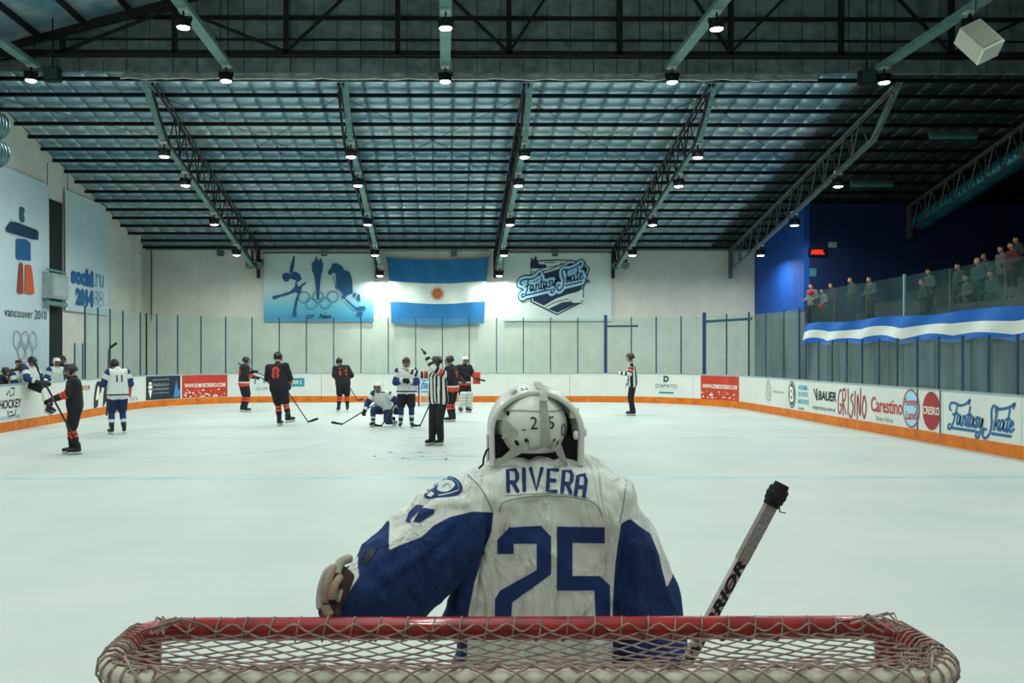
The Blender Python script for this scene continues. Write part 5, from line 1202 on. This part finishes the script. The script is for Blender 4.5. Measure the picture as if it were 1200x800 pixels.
# blue areas as signed distance fields on the garment plane
def sdf(poly, P):
    poly = np.array(poly, float); n = len(poly); d = np.full(len(P), 1e9); ins = np.zeros(len(P), bool)
    for i in range(n):
        a = poly[i]; b_ = poly[(i+1) % n]; e = b_-a; w_ = P-a; t_ = np.clip((w_ @ e)/(e @ e), 0, 1); d = np.minimum(d, np.linalg.norm(w_-t_[:, None]*e, axis=1))
        c_ = (a[1] > P[:, 1]) != (b_[1] > P[:, 1]); xx = a[0]+(P[:, 1]-a[1])*e[0]/(e[1] if e[1] else 1e-9); ins ^= c_ & (P[:, 0] < xx)
    return np.where(ins, -d, d)
PXY = np.c_[520+V[:, 0]*1000/D0, 415+(CAMZ-V[:, 2])*1000/D0]
blue = [[(578, 600), (555, 598), (528, 603), (508, 612), (494, 623), (478, 628), (458, 637), (456, 612), (330, 640), (330, 800), (548, 800), (549, 720), (556, 680), (566, 650), (576, 622)],
        [(727, 613), (740, 609), (754, 620), (768, 630), (777, 655), (785, 692), (797, 683), (900, 700), (830, 800), (719, 800), (721, 720), (722, 660)]]
dd = np.minimum(sdf(blue[0], PXY), sdf(blue[1], PXY)); dia = sdf([(408, 662), (420, 650), (425, 664), (414, 679)], PXY); dd = np.maximum(dd, -dia)
at = me.attributes.new('trim', 'FLOAT', 'POINT'); at.data.foreach_set('value', dd)
jm = mat('goalie_jersey', '#d8dbd4', .85, bump=.35, bump_s=260, noise_s=9, noise_a=.08); nt = jm.node_tree; bs = nt.nodes['Principled BSDF']; src = bs.inputs[0].links[0].from_socket
a_n = nt.nodes.new('ShaderNodeAttribute'); a_n.attribute_name = 'trim'; mr_ = nt.nodes.new('ShaderNodeMapRange'); mr_.inputs[1].default_value = -.5; mr_.inputs[2].default_value = .5
mx_ = nt.nodes.new('ShaderNodeMix'); mx_.data_type = 'RGBA'; nt.links.new(a_n.outputs['Fac'], mr_.inputs[0]); nt.links.new(mr_.outputs[0], mx_.inputs[0]); mx_.inputs[6].default_value = (*lin('#0d2c60'), 1); nt.links.new(src, mx_.inputs[7]); nt.links.new(mx_.outputs[2], bs.inputs[0])
old_b = [n_ for n_ in nt.nodes if n_.type == 'BUMP'][0]; nf = nt.nodes.new('ShaderNodeTexNoise'); nf.inputs['Scale'].default_value = 5.5; nf.inputs['Distortion'].default_value = 1.6; nf.inputs['Detail'].default_value = 3
mpf = nt.nodes.new('ShaderNodeMapping'); mpf.inputs['Scale'].default_value = (1.5, 1, .55); mpf.inputs['Rotation'].default_value = (0, .35, 0); tcf = nt.nodes.new('ShaderNodeTexCoord'); nt.links.new(tcf.outputs['Object'], mpf.inputs[0]); nt.links.new(mpf.outputs[0], nf.inputs['Vector'])
b2f = nt.nodes.new('ShaderNodeBump'); b2f.inputs['Strength'].default_value = 1.0; b2f.inputs['Distance'].default_value = .06; nt.links.new(nf.outputs['Fac'], b2f.inputs['Height']); nt.links.new(old_b.outputs[0], b2f.inputs['Normal']); nt.links.new(b2f.outputs[0], bs.inputs['Normal'])
jer = fin(me, V, 'jersey', jm, gr)
bv = BVHTree.FromPolygons([tuple(p) for p in V], [tuple(p.vertices) for p in me.polygons])
def on_jersey(name, item, m_, off=.002, sub=3, label=None):
    bm = bmesh.new(); vs = [bm.verts.new((p[0], p[1], 0)) for p in item[0]]
    for f in item[1]:
        try: bm.faces.new([vs[i] for i in f])
        except ValueError: pass
    bmesh.ops.triangulate(bm, faces=bm.faces)
    for _ in range(sub):
        es = [e for e in bm.edges if e.calc_length() > 4.5]
        if es: bmesh.ops.subdivide_edges(bm, edges=es, cuts=1); bmesh.ops.triangulate(bm, faces=bm.faces)
    b = MB(); ok = {}; idx = 0; pts = []
    for v in bm.verts:
        p = surf(v.co.x, v.co.y, off)
        if p and p.y < 2.62: ok[v] = idx; pts.append(p); idx += 1
    fs = [tuple(ok[v] for v in f.verts) for f in bm.faces if all(v in ok for v in f.verts)]
    fs = [f for f in fs if max((pts[f[0]]-pts[f[1]]).length, (pts[f[1]]-pts[f[2]]).length) < .06]
    b.add(pts, fs); bm.free(); return b.build(name, m_, jer, smooth=True, label=label)
numm = mat('number_blue', '#0f2d66', .7, bump=.2, bump_s=300)
two = [(583, 633), (597, 617), (633, 617), (647, 630), (647, 671), (641, 680), (600, 703), (598, 722), (647, 750), (647, 768), (578, 768), (579, 700), (585, 691), (629, 666), (629, 637), (602, 637), (602, 649), (583, 649)]
two = [(583, 633), (597, 618), (634, 616), (646, 629), (646, 673), (600, 706), (598, 745), (580, 745), (580, 702), (586, 692), (629, 668), (629, 637), (602, 637), (602, 649), (583, 649)]
five = [(653, 617), (709, 618), (709, 637), (671, 636), (671, 675), (703, 675), (715, 686), (716, 745), (699, 745), (697, 692), (653, 692)]
on_jersey('number', poly2d(two), numm); on_jersey('number', poly2d(five), numm)
ox, oy = 590, 0
def letters():
    S_ = []; H = 25
    def L(strokes, x, y, w, tilt):
        c, s2 = math.cos(tilt), math.sin(tilt)
        for st in strokes:
            pts = [(x+(a*w)*c-(b_*H)*s2, y+(a*w)*s2+(b_*H)*c) for a, b_ in st]; S_.append(stroke2d(pts, 4.6, False))
    R_l = [[(0, 1), (0, 0), (.8, 0), (1, .2), (1, .42), (.8, .58), (0, .58)], [(.5, .58), (1, 1)]]
    L(R_l, 595, 550.5, 11, -.03); L([[(0, 0), (0, 1)]], 614, 549.5, 4, -.02); L([[(0, 0), (.5, 1), (1, 0)]], 622, 549, 13, 0); L([[(1, 0), (0, 0), (0, 1), (1, 1)], [(0, .5), (.8, .5)]], 643, 550, 10, .05)
    L(R_l, 661, 551.5, 10, .09); L([[(0, 1), (0, .1), (.7, 0), (1, .25), (1, 1)], [(0, .6), (1, .6)]], 678, 555, 10, .14)
    return merge2d(S_)
on_jersey('name_lettering', letters(), numm)
seam = mat('seam', '#7d827e', .9)
on_jersey('yoke_seam', merge2d([stroke2d([(585, 600), (590, 589), (612, 583), (645, 581), (680, 584), (697, 590), (706, 604)], 1.1), stroke2d([(592, 581), (640, 578), (690, 583)], .8), stroke2d([(578, 600), (571, 585), (562, 570), (548, 556)], 1.2), stroke2d([(735, 560), (731, 590), (727, 612)], 1.2)]), seam, .0015)
emb = [(497, 580), (503, 570), (515, 561), (528, 558), (537, 562), (542, 571), (538, 579), (525, 582), (510, 583), (501, 584)]
on_jersey('shoulder_emblem', poly2d(emb, True), numm); lb = mat('emblem_blue', '#5a8fc0', .7); wj = mat('emblem_white', '#cdd3ce', .7)
on_jersey('shoulder_emblem', merge2d([poly2d([(512, 573), (517, 565), (527, 562), (533, 567), (529, 573), (521, 576)], True), poly2d([(500, 580), (505, 575), (509, 578), (505, 582)]), stroke2d([(514, 580), (525, 578), (537, 574)], 1.2)]), wj, .003)
on_jersey('shoulder_emblem', merge2d([stroke2d([(508, 572), (516, 563), (527, 560), (536, 565), (538, 573)], 1.0), stroke2d([(519, 570), (525, 566), (528, 571)], 1.2)]), lb, .004)
on_jersey('sleeve_lettering', merge2d([poly2d([(475, 611), (479, 600), (488, 591), (497, 592), (492, 598), (487, 597), (482, 606), (480, 612)]), poly2d([(484, 611), (490, 601), (494, 594), (510, 597), (508, 602), (500, 600), (492, 612)])]), numm)
on_jersey('sleeve_emblem', poly2d([(745, 573), (749, 577), (756, 590), (759, 598), (754, 596), (748, 586)]), numm); on_jersey('sleeve_emblem', poly2d([(770, 622), (773, 624), (775, 632), (772, 632)]), numm)
on_jersey('cuff_patch', poly2d([(427, 650), (436, 640), (441, 645), (433, 656), (426, 664)]), black)
# collar
b = MB(); b.tube([(.265+.085*math.cos(a), 2.46+.085*math.sin(a), 1.535-.01*math.sin(a)) for a in np.linspace(.3, math.pi-.3, 20)], .012, 8); b.build('collar', mat('collar', '#b9beb8', .9), gr, smooth=True)
# lower kit
q = [(V3(.27, 2.5, .95), hipL, .17, .16), (V3(.27, 2.5, .95), hipR, .17, .16), (hipL, V3(.12, 2.56, .6), .15, .13), (hipR, V3(.42, 2.56, .6), .15, .13)]
me, V, _ = remesh(q, .015, 2); fin(me, V, 'hockey_shorts', vc_cloth, gr, np.tile(lin('#14306a'), (len(V), 1)))
padm2 = mat('leg_pad', '#c8ccc4', .6, noise_s=6, noise_a=.1)
for x in (.08, .46):
    b = MB()
    for z in range(8): b.cone((x-.09, 2.66-.01*z*.3, .72-.085*z), (x+.09, 2.66-.01*z*.3, .72-.085*z), .06, .06, 12, 3)
    b.cone((x-.1, 2.58, .7), (x-.1, 2.56, .15), .04, .04); b.cone((x+.1, 2.58, .7), (x+.1, 2.56, .15), .04, .04); b.build('leg_pad', padm2, gr, smooth=True)
boot, hold, bl, lc = skate_mesh()
for x in (.06, .48):
    o = part('skate', boot, gr, (x-.27, .02, 0)); [part(n_, m_, o) for n_, m_ in (('blade_holder', hold), ('blade', bl))]
# ---- helmet
hmw = mat('mask_white', '#d3d6cf', .35, noise_s=14, noise_a=.08, coat=.3); hmb = mat('mask_lining', '#0f1113', .9); strapm = mat('elastic_strap', '#b3b6ae', .9, bump=.5, bump_s=300, noise_s=40, noise_a=.15); plate = mat('back_plate', '#d7dad2', .4, noise_s=12, noise_a=.06)
mk = thing('x', None, None); bpy.data.objects.remove(mk)
hcx = .262; rim_y = 2.425
def arch(t, sx=1, sz=1, zc=1.655):      # t 0..1 from lower left over the top to lower right
    if t < .22: k = t/.22; return (-.131*sx*(1-.02*(1-k)), -.095+.095*k)
    if t > .78: k = (1-t)/.22; return (.131*sx*(1-.02*(1-k)), -.095+.095*k)
    a = math.pi*(1-(t-.22)/.56); return (.131*sx*math.cos(a), .113*sz*math.sin(a))
def shell(u, v):     # v 0 rear rim -> 1 front
    x, z = arch(u); k = math.sqrt(max(0, 1-(max(0, v-.25)/.75)**2)) if v > .25 else 1-.10*(1-v/.25)**2*0
    y = rim_y-.015*abs(x)/.13+.26*v; bul = 1+.05*math.sin(math.pi*min(1, v/.5)*.5)
    lo = (z < 0)
    return (hcx+x*bul*(k if k > .05 else .05), y, 1.662+(z*(1+.24*math.sin(math.pi*min(1, v/.7)*.5)**1)*k if z > 0 else z*(1-.1*v)))
b = MB(); b.grid(shell, 48, 16); hm = b.build('mask_shell', hmw, gr, smooth=True)
sm_ = hm.modifiers.new('s', 'SOLIDIFY'); sm_.thickness = .012; sm_.offset = -1
b = MB(); b.tube([(hcx+arch(u)[0]*.97, rim_y-.018*abs(arch(u)[0])/.13-.002, 1.662+arch(u)[1]*(.965 if arch(u)[1] > 0 else 1)) for u in np.linspace(0, 1, 50)], .0085, 8); b.build('rim', hmw, hm, smooth=True)
# dark foam inside
MB().ell((hcx, 2.52, 1.655), (.12, .11, .105), 28, 18).build('padding', hmb, hm, smooth=True)
MB().box(hcx-.122, hcx+.122, 2.425, 2.6, 1.552, 1.65).build('lower_padding', hmb, hm)
# rear plate
pc_ = V3(.2545, 2.475, 1.674)
def pl(a, e, r=1.0):   # a sideways angle, e elevation, on the plate ellipsoid (rear side)
    return pc_+V3(.094*r*math.sin(a)*math.cos(e), -.115*r*math.cos(a)*math.cos(e), .100*r*math.sin(e))
b = MB(); b.ell((0, 0, 0), (.103, .115, .103), 40, 28, cut=lambda p: p.y < .02 and not (p.z < -.076)); 
b2 = MB(); b2.add([(p[0]+pc_.x, p[1]+pc_.y, p[2]+pc_.z) for p in b.v], b.f); plo = b2.build('back_plate', plate, gr, smooth=True); so_ = plo.modifiers.new('s', 'SOLIDIFY'); so_.thickness = .006
def plate_pt(px, py, off=.002):
    x = (px-520)/1000*2.37; z = CAMZ+(415-py)*2.37/1000; dx = (x-pc_.x)/.103; dz = (z-pc_.z)/.103; q_ = 1-dx*dx-dz*dz
    return V3(x, pc_.y-.115*math.sqrt(max(q_, .0))-off-.001, z)
def plate_decal(name, item, m_, off=.002, par=None):
    bm = bmesh.new(); vs = [bm.verts.new((p[0], p[1], 0)) for p in item[0]]
    for f in item[1]:
        try: bm.faces.new([vs[i] for i in f])
        except ValueError: pass
    bmesh.ops.triangulate(bm, faces=bm.faces)
    for _ in range(2):
        es = [e for e in bm.edges if e.calc_length() > 5]
        if es: bmesh.ops.subdivide_edges(bm, edges=es, cuts=1); bmesh.ops.triangulate(bm, faces=bm.faces)
    bm.verts.index_update(); b = MB(); b.add([plate_pt(v.co.x, v.co.y, off) for v in bm.verts], [tuple(v.index for v in f.verts) for f in bm.faces]); bm.free(); return b.build(name, m_, par or plo, smooth=True)
def flip(it): return np.c_[it[0][:, 0], -it[0][:, 1]], it[1]
plate_decal('number', sh(flip(text2d('2', 8.5, 14.5, 0, .0)), 621, 502.5), black); plate_decal('number', sh(flip(text2d('5', 8, 14.5, 0, .0)), 642, 502.5), black)
plate_decal('strap', poly2d([(633, 468), (642, 468), (644, 500), (645, 522), (635, 522), (634, 500)]), strapm, .006)
plate_decal('plate_seam', stroke2d([(594, 483), (610, 481), (640, 482), (664, 482)], 1.2), mat('seam2', '#8b8e88', .8))
for pts in ([(603, 517), (606, 516), (609, 521), (608, 523), (605, 522)], [(614, 515), (617, 513), (620, 517), (619, 520), (616, 519)], [(649, 516), (651, 514), (652, 516), (650, 519)], [(655, 518), (657, 517), (656, 521), (654, 523)], [(611, 503), (616, 503), (616, 504.3), (611, 504.3)], [(624, 459), (630, 458), (629, 461), (625, 462)], [(594, 484), (598, 482), (598, 487), (595, 488)]): plate_decal('slot', poly2d(pts), hmb)
plate_decal('lower_web', merge2d([stroke2d([(618, 518), (622, 528), (632, 525), (640, 522), (646, 527), (650, 518)], 2.2, False)]), strapm, .004)
plate_decal('snap_ring', ring2d(663, 505, 2.6, 7, 1.4, 18), mat('snapdark', '#3b3f41', .5), .003)
def ribbon(name, pts, w_, m_, par, thick=.003):
    b = MB(); 
    for a_, c_ in zip(pts, pts[1:]): b.beam(a_, c_, thick, w_, up=V3(c_)-V3(a_)+V3(0, 0, 0) if 0 else ((V3(c_)-V3(a_)).cross(V3(0, -1, 0))))
    return b.build(name, m_, par)
def hp(px, py, y): return V3((px-520)/1000*y, y, CAMZ+(415-py)*y/1000)
def quad(name, p4, m_, par, t_=.003):
    n_ = (p4[1]-p4[0]).cross(p4[2]-p4[0]).normalized()*t_; b = MB(); b.add(p4+[p+n_ for p in p4], [(0, 1, 2, 3), (7, 6, 5, 4), (0, 4, 5, 1), (1, 5, 6, 2), (2, 6, 7, 3), (3, 7, 4, 0)]); return b.build(name, m_, par)
quad('lower_strap', [hp(604, 522, 2.368), hp(615, 529, 2.366), hp(583, 547, 2.40), hp(578, 545, 2.40)], strapm, plo); quad('lower_strap', [hp(650, 527, 2.366), hp(658, 521, 2.37), hp(666, 545, 2.40), hp(662, 548, 2.40)], strapm, plo)
quad('side_strap', [hp(590, 490, 2.40), hp(606, 504, 2.372), hp(606, 510, 2.372), hp(588, 514, 2.40)], strapm, plo)
b = MB(); q5 = [hp(x, y, yy) for x, y, yy in ((637, 470, 2.36), (637, 462, 2.385), (637, 456, 2.42))]; q5 += [V3(*shell(.5, v))+V3(.015, 0, .004) for v in (.06, .2, .35)]
for a_, c_ in zip(q5, q5[1:]): b.beam(a_, c_, .022, .004)
b.build('top_strap', strapm, hm, smooth=True)
b = MB(); b.tube([(hcx+.134, 2.42, 1.66), (hcx+.142, 2.42, 1.66)], .013, 14); b.build('snap', plate, hm, smooth=True)
b = MB(); b.ell(hp(675, 510, 2.40), (.008, .006, .013), 12, 8); b.build('snap', plate, hm, smooth=True)
for sd, (px, py) in ((-1, (585, 486)), (1, (673, 484))):
    b = MB(); p = hp(px, py, 2.43); b.box(p.x-.012, p.x+.012, p.y-.01, p.y+.03, p.z-.014, p.z+.014); b.build('buckle', plate, hm)
fn25 = lambda u, v: V3(hcx-.062+u, 2.455+v*.25, 1.8045-.0+.0+.002+.25*u-.15*v)
a = text2d('25', .034, .06); b = MB(); shv = []
for u, v in a[0]:
    k = .405+u*1.5*.9; p = V3(*shell(.40+u*2.2, .04+v*2.2)); n_ = (p-V3(hcx, p.y, 1.66)).normalized(); shv.append(p+n_*.0035)
b.add(shv, a[1]); b.build('number', black, hm)
# side plates and cage of the mask
for sd in (-1, 1): MB().slab(lambda u, v: (hcx+sd*(.134-.02*u), 2.44+.15*u, 1.57-.06*u*v+.08*v), 4, 3, (sd*.006, 0, 0)).build('cheek_guard', hmw, hm, smooth=True)
b = MB()
for x in (-.06, -.03, 0, .03, .06): b.tube([(hcx+x, 2.68-abs(x)*.4, 1.75), (hcx+x, 2.71-abs(x)*.4, 1.68), (hcx+x, 2.69-abs(x)*.4, 1.58)], .003, 5)
for z in (1.72, 1.66, 1.6): b.tube([(hcx+x, 2.71-abs(x)*.5, z) for x in (-.1, -.05, 0, .05, .1)], .003, 5)
b.build('face_cage', mat('cage', '#33383b', .4, .5), hm)
b = MB(); b.tube([hp(x, y, 2.42) for x, y in ((575, 524), (570, 528), (567, 536), (566, 544), (561, 549))], .003, 6); b.tube([hp(577, 525, 2.42), hp(577, 547, 2.42)], .005, 6); b.build('chin_cord', hmb, hm, smooth=True)
# ---- left glove resting on the crossbar
gl1 = mat('glove_cream', '#8c7868', .75, noise_s=20, noise_a=.15, bump=.3, bump_s=90); gl2 = mat('glove_brown', '#553a36', .8, noise_s=25, noise_a=.2); gl3 = mat('glove_pale', '#9a978c', .7, noise_s=20, noise_a=.15)
glv = thing('x', None, None); bpy.data.objects.remove(glv)
def gtube(name, pts, rs, m_, par): b = MB(); b.tube([gp(x, y, d_) for x, y, d_ in pts], rs, 12); return b.build(name, m_, par, smooth=True)
palm = [(gp(404, 680, 2.23), gp(390, 700, 2.2), .03, .034), (gp(398, 670, 2.24), gp(384, 715, 2.19), .022, .026), (gp(390, 720, 2.17), gp(383, 722, 2.16), .024, .018)]
me, V, _ = remesh(palm, .006, 2); go = fin(me, V, 'glove', vc_cloth, gr, np.tile(lin('#3a2a28'), (len(V), 1)), label='brown and cream goaltender glove')
def g2(n_, pts, r0, r1, m_):
    P_l = [V3(*(np.array(q))) for q in [np.array(gp(*p)) for p in smooth3(pts)]]; n = len(P_l)
    b = MB(); b.tube(P_l, [r0+(r1-r0)*(k/(n-1)) if 0 < k < n-1 else r0*.5 for k in range(n)], 12); b.build(n_, m_, go, smooth=True)
def smooth3(pts):
    a = smooth2d([(p[0], p[1]) for p in pts], 4); d_ = smooth2d([(p[2], 0) for p in pts], 4); return [(x[0], x[1], z[0]) for x, z in zip(a, d_)]
g2('finger', [(412, 653, 2.25), (400, 658, 2.22), (395, 668, 2.2), (395, 674, 2.19)], .012, .0125, gl3)
g2('finger', [(399, 662, 2.22), (390, 668, 2.19), (384, 682, 2.16), (381, 698, 2.15), (381, 706, 2.15)], .010, .011, gl1)
g2('finger', [(392, 663, 2.24), (383, 670, 2.21), (377, 686, 2.19), (375, 702, 2.18), (376, 714, 2.17)], .009, .011, gl3)
g2('finger', [(388, 672, 2.18), (386, 688, 2.16), (384, 704, 2.15)], .008, .010, gl2)
g2('thumb', [(400, 674, 2.19), (393, 684, 2.16), (390, 694, 2.15), (389, 701, 2.15)], .009, .014, gl1)
g2('finger', [(400, 690, 2.19), (397, 700, 2.17), (396, 704, 2.17)], .006, .006, gl3)
g2('finger_tip', [(381, 708, 2.15), (384, 716, 2.145), (388, 722, 2.14)], .012, .012, gl1)
# ---- right blocker hand and the stick
sa = V3(.915*.99, 2.30, 1.512); sb_ = gp(835, 722, 2.30); dirs = (sb_-sa).normalized()
root = thing('goaltender_stick', 'white goaltender stick with black taped knob right of the near goaltender', 'hockey stick', tuple(sa))
heel = sa+dirs*1.30; stm = mat('stick_white', '#b7b0aa', .45, noise_s=30, noise_a=.12); 
mid = sa+dirs*.62
MB().beam(sa+dirs*.02, mid, .020, .029, up=dirs.cross(V3(0, 1, 0))).build('shaft', stm, root)
MB().beam(mid, heel, .022, .085, up=dirs.cross(V3(0, 1, 0))).build('paddle', mat('paddle', '#c4c6bf', .5), root)
bl_ = V3(-.75, .55, -.05).normalized(); b = MB(); b.beam(heel-bl_*.02, heel+bl_*.37, .02, .09); b.build('blade', mat('gblade', '#1c1f22', .6), root)
sideE = dirs.cross(V3(0, 1, 0)).normalized(); kn = mat('knob_tape', '#17191b', .9, bump=.6, bump_s=120)
b = MB()
for k in range(5): c_ = sa+dirs*(-.012+.013*k); rr_ = (.021, .027, .028, .026, .022)[k]; b.tube([c_-dirs*.008, c_, c_+dirs*.008], [rr_*.92, rr_, rr_*.94], 12)
b.tube([sa+dirs*.035-sideE*-.02, sa+dirs*.05+sideE*.03, sa+dirs*.045+sideE*.045], .002, 4); b.build('knob', kn, root, smooth=True)
gm_ = mat('grip_weave', '#8f8a84', .8, noise_s=220, noise_a=.45, bump=.5, bump_s=300)
MB().beam(sa+dirs*.05, sa+dirs*.215, .0235, .0305, up=sideE).build('grip_tape', gm_, root)
MB().beam(sa+dirs*.05, sa+dirs*.40, .0215, .006, up=sideE).build('edge_stripe', mat('sstripe', '#7b4a4c', .6), root)
# lettering runs up the shaft face turned to the rear of the hall
it = text2d('WARRIOR', .31, .027, .25, .04); base_ = sa+dirs*.525; yo = V3(0, -.0118, 0)
b = MB(); sgn = -sideE if sideE.z < 0 else sideE; sgn = sideE if sideE.x < 0 else -sideE
b.add([base_+(-dirs)*u+sgn*(v-.013)+yo for u, v in it[0]], it[1]); b.build('lettering', black, root)
w = wr_; hpz = sa+dirs*.60
b = MB(); b.cone(w, w+(hpz-w)*.5, .055, .05); b.build('blocker_cuff', mat('cuffn', '#16294a', .7), gr, smooth=True)
Mx = Matrix.Translation(hpz+V3(.0, -.075, 0)); b = MB(); b.box(-.09, .09, -.02, .02, -.22, .06, Mx) ; bo = b.build('blocker', gl3, gr)
bo.modifiers.new('b', 'BEVEL').width = .015
b = MB(); b.cone(hpz+V3(-.03, -.035, .03), hpz+V3(-.03, -.035, -.03), .035, .035); b.build('palm', gl2, bo, smooth=True)
for k in range(4): b = MB(); b.tube([hpz+V3(.03*math.cos(a)-.0, .03*math.sin(a)-.01, .035-.024*k) for a in np.linspace(-2.6, 1.8, 8)], .0115, 8); b.build('finger', gl2, bo, smooth=True)
b = MB(); b.tube([hpz+V3(-.03, -.03, .05), hpz+V3(-.035, .0, .055), hpz+V3(-.01, .03, .04)], .012, 8); b.build('thumb', gl2, bo, smooth=True)
# pale lining band between mask shell and back plate
b = MB(); b.grid(lambda u, v: (hcx+arch(.13+.74*u)[0]*(.95-.13*v), rim_y+.004+.035*v, 1.662+arch(.13+.74*u)[1]*(.95-.13*v)), 40, 4); b.build('rim_liner', mat('liner', '#a9ada6', .7, noise_s=20, noise_a=.2), hm, smooth=True)
